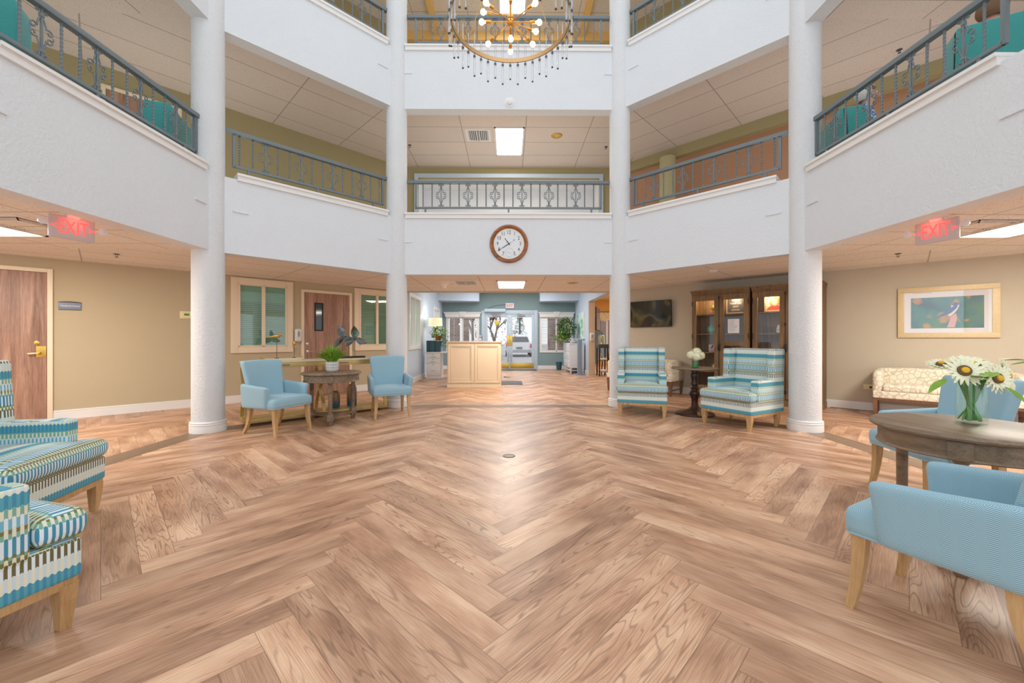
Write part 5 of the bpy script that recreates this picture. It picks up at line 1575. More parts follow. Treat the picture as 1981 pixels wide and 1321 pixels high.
side_window(6, 14.15, 15.1, 1.0, 2.24, 'small white framed window behind the table lamp')
t = thing('keypad', 'white keypad on the wall between the left window and the entrance doors', 'keypad', (-1.1, 15.9, 1.22), 0)
bm = B(); bbox(bm, -.075, .075, -.03, 0, -.11, .10, .008); obj('housing', bm, 'white_plastic', t)
bm = B(); box(bm, -.05, .05, -.033, -.03, .0, .07); obj('display', bm, 'gray_plastic', t, smooth=False)

# desk with drawers, lamp, box, plant
t = thing('drawer_desk', 'white desk with three drawers against the pale blue lobby wall', 'desk', (-2.24, 12.33, 0), 0)
bm = B(); bbox(bm, -.21, .21, -.27, .27, .06, .77, .004); obj('pedestal', bm, 'white_lacquer', t)
bm = B(); bbox(bm, -.22, .22, -.285, .27, 0, .06, .003); obj('plinth', bm, 'white_lacquer', t)
bm = B(); bbox(bm, -.24, .95, -.30, .30, .77, .80, .005); obj('desktop', bm, 'white_lacquer', t)
for z0, z1 in ((.10, .46), (.475, .61), (.625, .755)):
    bm = B(); bbox(bm, -.20, .20, -.29, -.268, z0, z1, .004); d = obj('drawer', bm, 'white_lacquer', t)
    zc = (z0 + z1) / 2
    bm = B(); tube(bm, [(-.055, -.29, zc - .03), (-.055, -.31, zc - .03), (.055, -.31, zc - .03), (.055, -.29, zc - .03)], .006, 6); obj('handle', bm, 'gray_plastic', d)
    bm = B(); lathe(bm, [(.012, 0), (.011, .008), (.0005, .009)], 12, cap=False, mtx=Matrix.Translation((0, -.29, z1 - .035)) @ RX); obj('lock', bm, 'dark_gray', d)
bm = B(); bbox(bm, .90, .94, -.26, .26, 0, .77, .003); obj('side_panel', bm, 'white_lacquer', t)
t = thing('file_box', 'dark teal upright boxes standing on the white desk', 'box', (-2.25, 12.25, .80), 0)
M['teal_box'] = plain('teal_box', srgb(48, 84, 98), .5)
bm = B(); bbox(bm, -.21, -.13, -.13, .15, 0, .34, .006); obj('binder', bm, 'teal_box', t)
bm = B(); bbox(bm, -.12, .04, -.14, .15, 0, .34, .006); obj('binder', bm, 'teal_box', t)
bm = B(); bbox(bm, .05, .20, -.13, .15, 0, .33, .006); obj('binder', bm, 'teal_box', t)
t = thing('table_lamp', 'table lamp with cream drum shade and glass base beside the lobby window', 'lamp', (-2.28, 12.62, .80), 0)
bm = B(); lathe(bm, [(.08, 0), (.08, .34), (.05, .36)], 24); obj('riser', bm, 'white_lacquer', t)
bm = B(); lathe(bm, [(.06, .36), (.065, .38), (.03, .42), (.045, .50), (.03, .60), (.02, .66), (.035, .74), (.015, .80), (.012, .92)], 24); obj('base', bm, 'chrome', t)
mm = NT('lamp_shade'); mm.p(Base_Color=srgb(240, 226, 190), Roughness=.8, Emission_Color=srgb(255, 236, 196), Emission_Strength=.55)
bm = B(); lathe(bm, [(.215, .80), (.205, 1.04)], 40, cap=False); obj('lamp_shade', bm, mm.m, t)
point_lamp('table_lamp_light', (-2.34, 12.62, 1.86), 9, (1, .93, .8), .05)
t = thing('potted_plant', 'leafy plant in an orange pot on the boxes by the table lamp', 'potted plant', (-2.12, 12.24, 1.142), 0)
bm = B(); lathe(bm, [(.07, 0), (.09, .05), (.10, .14), (.105, .15), (.095, .15), (.085, .13), (.001, .13)], 24); obj('pot', bm, plain('orange_pot', srgb(176, 96, 50), .6), t)
def leafball(n, R, size, seed, c=(0, 0, 0), sq=(1, 1, 1)):
    random.seed(seed); bm = B()
    for i in range(n):
        th = random.uniform(0, 2 * pi); ph = math.acos(random.uniform(-1, 1)); r = R * random.uniform(.35, 1) ** .5
        p = Vector((c[0] + r * sin(ph) * cos(th) * sq[0], c[1] + r * sin(ph) * sin(th) * sq[1], c[2] + r * cos(ph) * sq[2]))
        d = Vector((random.uniform(-1, 1), random.uniform(-1, 1), random.uniform(-.6, .6))).normalized(); x_, y_ = frame_axes(d); L = size * random.uniform(.7, 1.2)
        a = bm.verts.new(p); b = bm.verts.new(p + d * L * .5 + x_ * L * .22 + y_ * L * .06); c_ = bm.verts.new(p + d * L); e = bm.verts.new(p + d * L * .5 - x_ * L * .22 + y_ * L * .06)
        bm.faces.new([a, b, c_, e])
    return bm
obj('foliage', leafball(260, .26, .11, 31, (0, 0, .22), (1, .8, .8)), 'leaf_bright', t)
obj('trailing_leaves', leafball(90, .2, .10, 32, (.16, -.05, -.02), (.7, .7, 1.1)), 'leaf', t)
t = thing('desk_phone', 'dark blue phone standing on the white desk beside the reception counter', 'phone', (-1.72, 12.2, .80), 0)
bm = B(); bbox(bm, -.10, .10, -.08, .08, 0, .20, .01, mtx=Matrix.Rotation(.4, 4, 'X')); obj('body', bm, plain('navy', srgb(34, 54, 84), .4), t)
bm = B(); bbox(bm, -.09, -.04, -.13, .06, .20, .23, .008, mtx=Matrix.Rotation(.4, 4, 'X')); obj('handset', bm, 'black', t)

# white chest, plants and bowls on the right
t = thing('chest_of_drawers', 'white patterned chest on legs before the lobby picture', 'chest', (2.33, 14.45, 0), -pi / 2)
# local -y faces -x of the room
hx, hy = .72, .25
bm = B(); bbox(bm, -hx, hx, -hy, hy, .20, 1.02, .005); obj('body', bm, 'white_lacquer', t)
bm = B(); bbox(bm, -hx - .015, hx + .015, -hy - .015, hy, 1.02, 1.045, .004); obj('top', bm, 'white_lacquer', t)
mm = NT('carved_white'); vo = mm.n('ShaderNodeTexVoronoi', {'Vector': mm.coord(), 'Scale': 22.0}, feature='DISTANCE_TO_EDGE')
mm.p(Base_Color=mm.ramp(vo.outputs['Distance'], [(.04, srgb(168, 172, 178)), (.12, srgb(236, 238, 240))]), Roughness=.4)
for r in range(3):
    for c in range(2):
        bm = B(); x0 = -hx + .03 + c * (hx - .02); z0 = .23 + r * .26
        bbox(bm, x0, x0 + hx - .045, -hy - .018, -hy, z0, z0 + .24, .004); d = obj('drawer', bm, mm.m, t)
        bm = B(); ball(bm, (x0 + hx / 2 - .02, -hy - .03, z0 + .12), .014, 10, 8); obj('knob', bm, 'chrome', d)
for sx in (-1, 1):
    for sy in (-1, 1):
        bm = B(); loft(bm, [((sx * (hx - .04), sy * (hy - .04), 0), .016, .016), ((sx * (hx - .04), sy * (hy - .04), .2), .03, .03)]); obj('leg', bm, 'white_lacquer', t, smooth=False)
bm = B(); bbox(bm, -hx + .04, hx - .04, -hy + .02, hy - .02, .10, .12, .004); obj('lower_rail', bm, 'white_lacquer', t)
t = thing('potted_plant', 'bushy green plant on the white lobby chest before the window', 'potted plant', (2.12, 14.75, 1.045), 0)
bm = B(); lathe(bm, [(.10, 0), (.16, .08), (.17, .14), (.16, .14), (.001, .12)], 24); obj('pot', bm, 'gray_plastic', t)
bm = B()
random.seed(41)
for k in range(12):
    a = random.uniform(0, 6.28); tube(bm, [(0, 0, .1), (.1 * cos(a), .1 * sin(a), .4), (.22 * cos(a), .22 * sin(a), random.uniform(.5, .8))], .006, 5)
obj('branches', bm, 'stem_green', t)
obj('foliage', leafball(900, .40, .11, 42, (0, 0, .52), (.95, .8, 1.05)), 'leaf', t)
obj('pale_foliage', leafball(160, .25, .12, 43, (-.22, -.15, .18), (1, .8, .8)), 'leaf_bright', t)
t = thing('decorative_bowls', 'silver leafy ornament lying on the near end of the white lobby chest', 'ornament', (2.30, 13.95, 1.045), 0)
bm = B(); lathe(bm, [(.08, 0), (.17, .07), (.18, .08), (.15, .07), (.001, .02)], 24); obj('bowl', bm, 'chrome', t)
obj('silver_leaves', leafball(120, .2, .08, 44, (0, 0, .09), (1, 1, .4)), 'white_lacquer', t)
t = thing('display_stand', 'tall narrow gray blue display stand beside the white lobby chest', 'display stand', (2.36, 13.42, 0), 0)
M['stand_blue'] = plain('stand_blue', srgb(150, 170, 192), .4, .2)
bm = B(); bbox(bm, -.075, .075, -.04, .04, .03, 1.17, .006); obj('panel', bm, 'stand_blue', t)
bm = B(); bbox(bm, -.16, .18, -.14, .14, 0, .03, .008); obj('base', bm, 'stand_blue', t)
t = thing('floor_bin', 'dark blue small bin behind the white lobby chest', 'bin', (1.93, 15.45, 0), 0)
bm = B(); lathe(bm, [(.09, 0), (.12, .30), (.11, .30), (.085, .02), (.001, .02)], 20); obj('bin_body', bm, 'navy' if 'navy' in M else 'teal_box', t)
bm = B(); tube(bm, [(.12 * cos(k * pi / 8), .12 * sin(k * pi / 8), .30) for k in range(17)], .006, 6, cap=False); obj('rim', bm, 'teal_box', t)
t = thing('canvas_picture', 'pale green abstract canvas on the right lobby wall', 'picture', (2.62, 14.55, 1.655), -pi / 2)
mm = NT('green_canvas'); n_ = mm.noise(mm.coord(), 3.5, 3, .5, 1)
mm.p(Base_Color=mm.ramp(n_, [(.4, srgb(226, 236, 236)), (.55, srgb(150, 206, 190)), (.66, srgb(96, 176, 66))]), Roughness=.6)
bm = B(); bbox(bm, -.70, .70, -.05, 0, -.455, .455, .004); obj('canvas', bm, mm.m, t)
bm = B()
for q in ((-.715, -.70, -.47, .47), (.70, .715, -.47, .47), (-.70, .70, -.47, -.455), (-.70, .70, .455, .47)): box(bm, q[0], q[1], -.055, 0, q[2], q[3])
obj('frame', bm, 'white_trim', t, smooth=False)
dispenser((2.72, 13.2, 1.25), 0, 'white sanitizer dispenser on the wall end beside the dining room opening')
bm = B()
for q in ((2.60, 2.84),): bbox(bm, 2.615, 2.825, 13.188, 13.2, 0, 2.42, .002)
struct('trim_6', bm, 'beige_lacquer', 'beige end cap of the wall beside the dining room opening', 'wall end cap')

t = thing('entrance_mat', 'dark gray floor mat right of the reception counter', 'mat', (-.02, 10.95, .0), 0)
bm = B(); bbox(bm, -.42, .36, -.42, .42, .0, .010, .004); obj('mat_surface', bm, 'dark_gray', t)
bm = B(); bbox(bm, -.45, .39, -.45, .45, .0, .006, .002); obj('border', bm, 'black', t)
t = thing('entrance_mat', 'blue gray threshold mat before the glass entrance doors', 'mat', (.04, 15.4, 0), 0)
bm = B(); bbox(bm, -.95, 1.0, -.28, .30, .0, .010, .004); obj('mat_surface', bm, 'teal_box', t)
bm = B(); bbox(bm, -.98, 1.03, -.31, .33, .0, .006, .002); obj('border', bm, 'black', t)
t = thing('floor_wedge', 'small dark metal wedge lying on the lobby floor', 'wedge', (-.03, 12.55, 0), 0)
bm = B(); addv(bm, [(-.12, -.09, 0), (.12, 0, 0), (-.12, .09, 0), (-.12, -.09, .02), (-.12, .09, .02)], [(0, 2, 1), (0, 1, 3), (1, 2, 4), (1, 4, 3), (0, 3, 4, 2)]); obj('wedge_body', bm, 'dark_gray', t, smooth=False)

# ---- dining room things
t = thing('beverage_table', 'dark wooden serving table with lower shelves in the dining room opening', 'table', (3.03, 13.05, 0), 0)
bm = B(); bbox(bm, -.165, .165, -.22, .22, .90, 1.02, .008); obj('tabletop', bm, 'dark_gray', t)
for sx in (-1, 1):
    for sy in (-1, 1):
        bm = B(); bbox(bm, sx * .13 - .02, sx * .13 + .02, sy * .18 - .02, sy * .18 + .02, 0, .90, .004); obj('leg', bm, 'dark_wood', t)
for z in (.15, .52):
    bm = B(); bbox(bm, -.13, .13, -.18, .18, z - .02, z, .003); obj('shelf', bm, 'dark_wood', t)
for z, lab in ((.52, 'white paper tray on the upper shelf of the dark serving table'), (.15, 'white paper tray on the lower shelf of the dark serving table')):
    t = thing('paper_tray', lab, 'tray', (3.03, 13.0, z), 0)
    bm = B(); bbox(bm, -.11, .11, -.16, .12, 0, .035, .006); obj('tray_body', bm, 'white_plastic', t)
    bm = B(); bbox(bm, -.09, .09, -.13, .10, .035, .05, .003); obj('sheets', bm, 'paper', t)
t = thing('water_dispenser', 'green glass water dispenser on the dark serving table', 'drink dispenser', (3.00, 13.0, 1.02), 0)
bm = B(); lathe(bm, [(.09, 0), (.10, .02), (.105, .20), (.09, .27), (.05, .30), (.045, .32), (.055, .33), (.001, .34)], 28); obj('jar', bm, 'water_glass', t)
bm = B(); lathe(bm, [(.05, .33), (.05, .36), (.02, .38), (.015, .42), (.001, .43)], 20); obj('lid', bm, 'dark_gray', t)
bm = B(); tube(bm, [(0, -.10, .05), (0, -.14, .05), (0, -.14, .03)], .009, 8); obj('tap', bm, 'chrome', t)
t = thing('television', 'dark television seen edge on beyond the dining room opening', 'television', (3.25, 14.75, 1.92), pi / 2 - .32)
bm = B(); bbox(bm, -.6, .6, -.03, .02, -.42, .40, .008); obj('housing', bm, 'black', t)
bm = B(); box(bm, -.58, .58, -.033, -.03, -.40, .38); obj('screen', bm, plain('blue_screen', srgb(16, 44, 84), .1), t, smooth=False)
bm = B(); box(bm, -.08, .08, .02, .42, -.05, .05); obj('wall_arm', bm, 'black', t, smooth=False)
t = thing('window_7', 'bright dining room window under a patterned valance', 'window', (4.55, 18.6, 0), 0, kind='structure')
bm = B()
for q in ((-.45, -.38, .45, 2.15), (.38, .45, .45, 2.15), (-.38, .38, 2.08, 2.15), (-.38, .38, .45, .52), (-.02, .02, .5, 2.1)): bbox(bm, q[0], q[1], -.02, .1, q[2], q[3], .004)
obj('window_frame', bm, 'white_trim', t)
bm = B(); box(bm, -.4, .4, .06, .066, .5, 2.1); obj('pane', bm, 'pane', t, smooth=False)
t = thing('valance', 'tan patterned valance over the dining room window', 'curtain', (4.45, 18.56, 0), 0)
bm = B()
N_ = 40; rows = []
for i in range(N_ + 1):
    x = -.6 + 1.2 * i / N_; y = -.04 - .02 * sin(i * 1.3); zb_ = 1.98 + .06 * abs(sin(i * pi / 10))
    rows.append((bm.verts.new((x, y, zb_)), bm.verts.new((x, y * .6, 2.42))))
for a, b in zip(rows, rows[1:]): bm.faces.new([a[0], b[0], b[1], a[1]])
obj('fabric', bm, 'trellis_fabric', t)
bm = B(); tube(bm, [(-.65, -.03, 2.42), (.65, -.03, 2.42)], .012, 8); obj('rod', bm, 'dark_wood', t)
t = thing('curtain', 'pale blue gray curtain panel left of the dining room window', 'curtain', (4.08, 18.52, 0), 0)
bm = B(); rows = []
for i in range(31):
    x = -.16 + .3 * i / 30; y = -.03 * sin(i * 1.1)
    rows.append((bm.verts.new((x, y, .1)), bm.verts.new((x, y, 2.1))))
for a, b in zip(rows, rows[1:]): bm.faces.new([a[0], b[0], b[1], a[1]])
obj('panel', bm, 'stand_blue', t)
def dining_chair(label, loc, rz):
    t = thing('dining_chair', label, 'chair', loc, rz, 'dark dining chairs')
    for sx in (-1, 1):
        bm = B(); bbox(bm, sx * .2 - .018, sx * .2 + .018, -.218, -.182, 0, .44, .003); obj('leg', bm, 'dark_wood', t)
        bm = B(); tube(bm, [(sx * .2, .24, 0), (sx * .2, .2, .44), (sx * .2, .28, .98)], .022, 6); obj('leg', bm, 'dark_wood', t)
    bm = B(); soft(bm, -.23, .23, -.23, .22, .44, .50, .02, 5, .015); obj('seat', bm, 'trellis_fabric', t)
    bm = B(); soft(bm, -.2, .2, .20, .24, .58, .97, .015, 5, fn=lambda x, y, z: (x, y + .13 * (z - .55), z)); obj('backrest', bm, 'stand_blue', t)
dining_chair('dark framed dining chair just beyond the serving table', (3.45, 13.6, 0), 1.9)
dining_chair('dark framed dining chair farther inside the dining room', (3.95, 15.3, 0), 2.2)
area_lamp('dining_fill', (4.6, 14.5, 2.95), 2.5, 3, 160, (1, .86, .62))  # added fill without a fixture, brightens the dining room
area_lamp('lobby_fill', (0, 13.4, 3.06), 3, 3, 120, (.95, .97, 1))  # unseen fill added under the lobby ceiling for even brightness

# ================================================================ CHANDELIER
CX, CY, CZ = .02, 4.0, 4.35
R_ = .585
t = thing('chandelier', 'round brass chandelier with hanging glass rods and glowing bulbs in the atrium', 'chandelier', (CX, CY, CZ), 0)
M['aged_brass'] = plain('aged_brass', srgb(170, 142, 104), .4, .6, .06, 20)
M['antique_brass'] = plain('antique_brass', srgb(214, 158, 74), .3, .8)
for zr in (0.0,):
    bm = B(); lathe(bm, [(R_ - .006, -.022), (R_ + .006, -.022), (R_ + .006, .022), (R_ - .006, .022), (R_ - .006, -.022)], 96, cap=False); obj('ring', bm, 'aged_brass', t, (0, 0, zr))
nrod = 44
rod_bm = {}
for zr in (0.0,):
    for k in range(nrod):
        a = 2 * pi * (k + .5 * (zr > 0)) / nrod
        x, y = (R_ + .018) * cos(a), (R_ + .018) * sin(a)
        lo = -.20 if k % 2 else -.26
        kk = (k % 2)
        if kk not in rod_bm:
            bm = B(); lathe(bm, [(.001, lo), (.009, lo + .004), (.010, lo + .01), (.010, .215 - .05 * kk), (.001, .22 - .05 * kk)], 10, cap=False)
            rod_bm[kk] = o = obj('glass_rod', bm, 'crystal', t, (x, y, zr))
            bm = B(); lathe(bm, [(.013, -.052), (.013, -.034)], 10); lathe(bm, [(.0105, lo - .003), (.0105, lo + .006)], 10); c_ = obj('rod_clip', bm, 'dark_gray', o)
        else:
            src = rod_bm[kk]; o = src.copy(); COL.objects.link(o); o.parent = t; o.location = (x, y, zr)
            c_ = src.children[0].copy(); COL.objects.link(c_); c_.parent = o
HZ = -.02
bm = B(); ball(bm, (0, 0, HZ), .036, 24, 16, (1, 1, 1.1)); lathe(bm, [(.03, HZ + .03), (.034, HZ + .05), (.02, HZ + .08), (.014, HZ + .10)], 20); obj('hub', bm, 'antique_brass', t)
bm = B(); tube(bm, [(0, 0, HZ + .08), (0, 0, 1.15)], .011, 10); lathe(bm, [(.03, 1.12), (.03, 1.18), (.01, 1.2)], 16); obj('stem', bm, 'antique_brass', t)
arms = [(90, -12, .31), (45, -8, .32), (135, -8, .32), (0, 0, .27), (180, 0, .27), (225, 0, .31), (315, 0, .31), (270, 0, .30), (8, -14, .25), (172, 14, .27), (88, -32, .13), (270, 25, .2)]
for k, (az, el, L) in enumerate(arms):
    a, e = radians(az), radians(el); d = Vector((cos(a) * cos(e), sin(a) * cos(e), sin(e))); c0 = Vector((0, 0, HZ + (.06 if el > 0 else 0)))
    bm = B(); tube(bm, [c0 + d * .03, c0 + d * (L - .06)], .0052, 8); tube(bm, [c0 + d * (L - .085), c0 + d * (L - .075), c0 + d * (L - .03), c0 + d * (L - .025)], .016, 14, rs=[.006, .015, .016, .013]); arm = obj('arm', bm, 'antique_brass', t)
    bm = B(); c = c0 + d * (L + .015); ball(bm, c, .027, 16, 12); tube(bm, [c0 + d * (L - .03), c], .012, 10, rs=[.010, .020]); obj('bulb', bm, 'bulb_glow', arm)
for az in (38, 142, 270):
    a = radians(az)
    bm = B(); tube(bm, [(.015 * cos(a), .015 * sin(a), 1.10), (R_ * cos(a), R_ * sin(a), .02)], .005, 6); obj('stay_rod', bm, 'aged_brass', t)
bm = B(); z = 1.18; i = 0
while z < 9.2 - CZ:
    pts = []
    for j in range(13):
        th = 2 * pi * j / 12; u = .012 * cos(th); v = .026 * sin(th)
        pts.append((u, 0, z + v) if i % 2 else (0, u, z + v))
    tube(bm, pts, .003, 5, cap=False); z += .042; i += 1
obj('chain', bm, 'aged_brass', t)
point_lamp('chandelier_light', (CX, CY, CZ + .3), 10, (1, .84, .62), .45)
bm = B(); bbox(bm, -4.1, 4.1, CY - .05, CY + .05, 9.2, 9.3, .01); bbox(bm, -.05, .05, .9, B_ + .1, 9.2, 9.3, .01)
struct('trim_7', bm, 'white_trim', 'white skylight crossbars above the chandelier', 'skylight bars')

# ================================================================ BALCONY THINGS AND PEOPLE
t = thing('console_table', 'small wooden table on the left balcony under the yellow flowers', 'table', (-5.55, 4.55, ZF2), 0)
bm = B(); bbox(bm, -.3, .3, -.22, .22, .72, .76, .005); obj('tabletop', bm, 'table_wood', t)
for sx in (-1, 1):
    for sy in (-1, 1):
        bm = B(); bbox(bm, sx * .26 - .02, sx * .26 + .02, sy * .18 - .02, sy * .18 + .02, 0, .72, .003); obj('leg', bm, 'table_wood', t)
t = thing('flower_arrangement', 'yellow flower arrangement on the left balcony behind the railing', 'flowers', (-5.55, 4.55, ZF2 + .76), 0)
bm = B(); lathe(bm, [(.05, 0), (.08, .05), (.06, .12), (.065, .13)], 20); obj('vase', bm, 'turquoise_glass', t)
obj('blossoms', leafball(220, .17, .06, 51, (0, 0, .30), (1.2, 1, .6)), 'yellow_petal', t)
obj('leaves', leafball(120, .17, .07, 52, (0, 0, .18), (1.2, 1, .6)), 'leaf', t)

M['skin'] = plain('skin', srgb(222, 168, 142), .55, 0, .05, 30, Subsurface_Weight=.05)
M['white_hair'] = plain('white_hair', srgb(214, 212, 206), .7, 0, .08, 120, .3)
M['brown_hair'] = plain('brown_hair', srgb(126, 92, 66), .6, 0, .2, 120, .3)
def shirt_mat(name, a, b, c):
    m = NT(name); n_ = m.noise(m.coord(), 26, 2, .5, 1)
    m.p(Base_Color=m.ramp(n_, [(.42, a), (.5, b), (.58, c)], 'CONSTANT'), Roughness=.8); return m.m
def skin_mesh(name, chain, mat, parent, sub=2):
    """chain: list of (id, parent id, (x,y,z), radius)"""
    me = bpy.data.meshes.new(name); ids = {c[0]: i for i, c in enumerate(chain)}
    me.from_pydata([c[2] for c in chain], [(ids[c[1]], ids[c[0]]) for c in chain if c[1] is not None], [])
    o = bpy.data.objects.new(name, me); COL.objects.link(o)
    md = o.modifiers.new('skin', 'SKIN'); md.use_smooth_shade = True
    if not me.skin_vertices: 
        pass
    for i, c in enumerate(chain):
        r = c[3] if isinstance(c[3], tuple) else (c[3], c[3])
        me.skin_vertices[0].data[i].radius = r
        me.skin_vertices[0].data[i].use_root = (i == 0)
    sd = o.modifiers.new('smooth', 'SUBSURF'); sd.levels = sub; sd.render_levels = sub
    me.materials.append(M[mat] if isinstance(mat, str) else mat)
    o.parent = parent
    return o
def person(label, loc, rz, hair, shirt, trousers, glasses=False, turn=0.0):
    t = thing('person', label, 'person', loc, rz, None)
    # seated, local -y is forward, seat height .48, origin on the floor under the hips
    ch = [('pelvis', None, (0, .02, .56), .14), ('belly', 'pelvis', (0, .05, .72), .135), ('chest', 'belly', (0, .07, .90), (.155, .12)), ('neckb', 'chest', (0, .055, 1.03), .075), ('neck', 'neckb', (0, .04, 1.09), .052), ('jaw', 'neck', (0, .02, 1.15), .062), ('head', 'jaw', (0, .025, 1.22), .088), ('crown', 'head', (0, .035, 1.29), .068)]
    for s, n_ in ((-1, 'l'), (1, 'r')):
        ch += [(n_ + 'sh', 'chest', (s * .17, .07, .98), .062), (n_ + 'el', n_ + 'sh', (s * .23, .0, .72), .044), (n_ + 'wr', n_ + 'el', (s * .20, -.24, .66), .028), (n_ + 'palm', n_ + 'wr', (s * .19, -.31, .655), (.035, .018))]
        for f in range(4):
            x = s * (.19 + (f - 1.5) * .019)
            L = (.06, .07, .066, .052)[f]
            ch += [(n_ + 'f%d' % f, n_ + 'palm', (x, -.345, .652), .0095), (n_ + 'g%d' % f, n_ + 'f%d' % f, (x, -.345 - L * .6, .645), .0085), (n_ + 'h%d' % f, n_ + 'g%d' % f, (x, -.345 - L, .622), .007)]
        ch += [(n_ + 't', n_ + 'palm', (s * .155, -.315, .65), .011), (n_ + 'u', n_ + 't', (s * .14, -.35, .64), .009)]
        ch += [(n_ + 'hip', 'pelvis', (s * .10, -.06, .56), .095), (n_ + 'kn', n_ + 'hip', (s * .12, -.44, .55), .062), (n_ + 'an', n_ + 'kn', (s * .12, -.42, .11), .038), (n_ + 'hl', n_ + 'an', (s * .12, -.42, .05), .038), (n_ + 'toe', n_ + 'hl', (s * .125, -.58, .035), .032)]
    body = skin_mesh('body', ch, 'skin', t)
    sh = [('a', None, (0, .02, .60), .155), ('b', 'a', (0, .05, .74), .152), ('c', 'b', (0, .07, .90), (.172, .135)), ('d', 'c', (0, .06, 1.01), .085)]
    for s, n_ in ((-1, 'l'), (1, 'r')):
        sh += [(n_ + '1', 'c', (s * .172, .07, .985), .075), (n_ + '2', n_ + '1', (s * .235, .0, .72), .058), (n_ + '3', n_ + '2', (s * .215, -.13, .69), .048)]
    skin_mesh('shirt', sh, shirt, t)
    tr = [('a', None, (0, .02, .55), .15)]
    for s, n_ in ((-1, 'l'), (1, 'r')):
        tr += [(n_ + '1', 'a', (s * .10, -.06, .56), .105), (n_ + '2', n_ + '1', (s * .12, -.44, .55), .075), (n_ + '3', n_ + '2', (s * .12, -.42, .13), .055)]
    skin_mesh('trousers', tr, trousers, t)
    for s in (-1, 1):
        bm = B(); soft(bm, s * .12 - .045, s * .12 + .045, -.64, -.37, 0, .085, .035, 5); obj('shoe', bm, 'black', t)
    # face
    bm = B(); tube(bm, [(0, -.062, 1.235), (0, -.088, 1.195), (0, -.072, 1.185)], .01, 8, rs=[.006, .013, .010]); obj('nose', bm, 'skin', t)
    for s in (-1, 1):
        bm = B(); ball(bm, (s * .031, -.057, 1.228), .011, 12, 8); obj('eye', bm, 'white_plastic', t)
        bm = B(); ball(bm, (s * .031, -.0655, 1.228), .005, 8, 6); obj('pupil', bm, 'black', t)
        bm = B(); ball(bm, (s * .082, .03, 1.21), .022, 12, 8, (.35, .7, 1.2)); obj('ear', bm, 'skin', t)
    bm = B(); ball(bm, (0, -.052, 1.158), .022, 12, 8, (1.1, .4, .28)); obj('mouth', bm, 'terracotta_wall', t)
    bm = B(); ball(bm, (0, .046, 1.245), .112, 28, 18, (.98, 1.05, 1.02))
    dead = [v for v in bm.verts if (v.co.y < -.015 and v.co.z < 1.285) or v.co.z < 1.15]
    bmesh.ops.delete(bm, geom=dead, context='VERTS'); obj('hair', bm, hair, t)
    if glasses:
        bm = B()
        for s in (-1, 1):
            tube(bm, [(s * .034 + .021 * cos(k * pi / 8), -.076, 1.226 + .017 * sin(k * pi / 8)) for k in range(17)], .002, 5, cap=False)
            tube(bm, [(s * .055, -.074, 1.23), (s * .084, .03, 1.232)], .002, 5)
        tube(bm, [(-.013, -.077, 1.228), (.013, -.077, 1.228)], .002, 5); obj('glasses', bm, 'gray_plastic', t)
    return t
person('seated person with white hair, glasses and blue patterned shirt behind the right balcony railing', (4.64, 5.14, ZF2), radians(-38) + pi / 2, 'white_hair', shirt_mat('blue_print', srgb(84, 124, 190), srgb(176, 206, 230), srgb(222, 232, 240)), 'dark_gray', True)
person('seated person with brown hair and pale pink top at the top right corner', (4.64, 3.86, ZF2), radians(60) + pi / 2, 'brown_hair', shirt_mat('pink_print', srgb(226, 190, 180), srgb(232, 200, 190), srgb(236, 208, 200)), 'dark_gray')

# ================================================================ OUTSIDE
bm = B(); box(bm, -40, 40, 16.1, 90, -.12, -.03)
struct('ground', bm, plain('pavement', srgb(176, 176, 178), .9, 0, .08, 3), 'pale gray parking pavement outside the glass doors', 'ground', smooth=False)
mm = NT('brick'); br = mm.n('ShaderNodeTexBrick', {'Vector': mm.mapping(mm.coord(), (1, 1, 1), rot=(pi / 2, 0, 0)), 'Color1': srgb(150, 100, 84), 'Color2': srgb(124, 84, 74), 'Mortar': srgb(176, 168, 160), 'Scale': 1.0, 'Mortar Size': .008, 'Brick Width': .2, 'Row Height': .07})
mm.p(Base_Color=br.outputs['Color'], Roughness=.85)
for x, w_, lab in ((-2.15, .20, 'brick porch pillar far left outside the left entrance window'), (-1.72, .14, 'gray brown porch post outside the left entrance window'), (1.72, .16, 'brown porch post outside the right entrance window'), (2.15, .12, 'narrow brown porch post outside the right entrance window')):
    t = thing('porch_post', lab, 'post', (x * 1.06, 17.2, -.03), 0)
    bm = B(); bbox(bm, -w_, w_, -.15, .15, .2, 2.6, .01); obj('shaft', bm, mm.m, t)
    bm = B(); bbox(bm, -w_ - .04, w_ + .04, -.19, .19, 0, .2, .01); obj('base', bm, 'gray_plastic', t)
bm = B(); box(bm, 3.6, 12, 34, 34.4, 0, 3.2)
tag(obj('brick_building', bm, mm.m, smooth=False), 'low red brick building far outside the right entrance window', 'building')

t = thing('parked_car', 'white car seen from behind through the right glass door', 'car', (.72, 27.0, -.03), 0)
M['car_white'] = plain('car_white', (.8, .8, .82), .2); M['tyre'] = plain('tyre', (.02, .02, .02), .8)
def carsec(y, w, zs):
    return [(-w * k, y, z) for k, z in zs] 
bm = B()
prof = [(0, 1.0, .35, .95, .78), (.25, 1.0, .28, 1.02, .92), (1.2, 1.0, .28, 1.0, .95), (3.4, 1.0, .28, .95, .95), (4.2, 1.0, .35, .80, .85)]
rings = []
for y, sw, z0, z1, tw in prof:
    w = .90 * sw
    rings.append([bm.verts.new(p) for p in ((-w * .92, y, z0), (w * .92, y, z0), (w, y, z0 + .15), (w, y, z1 - .1), (w * tw, y, z1), (-w * tw, y, z1), (-w, y, z1 - .1), (-w, y, z0 + .15))])
for a, b in zip(rings, rings[1:]):
    for k in range(8): bm.faces.new([a[k], a[(k + 1) % 8], b[(k + 1) % 8], b[k]])
bm.faces.new(rings[0][::-1]); bm.faces.new(rings[-1])
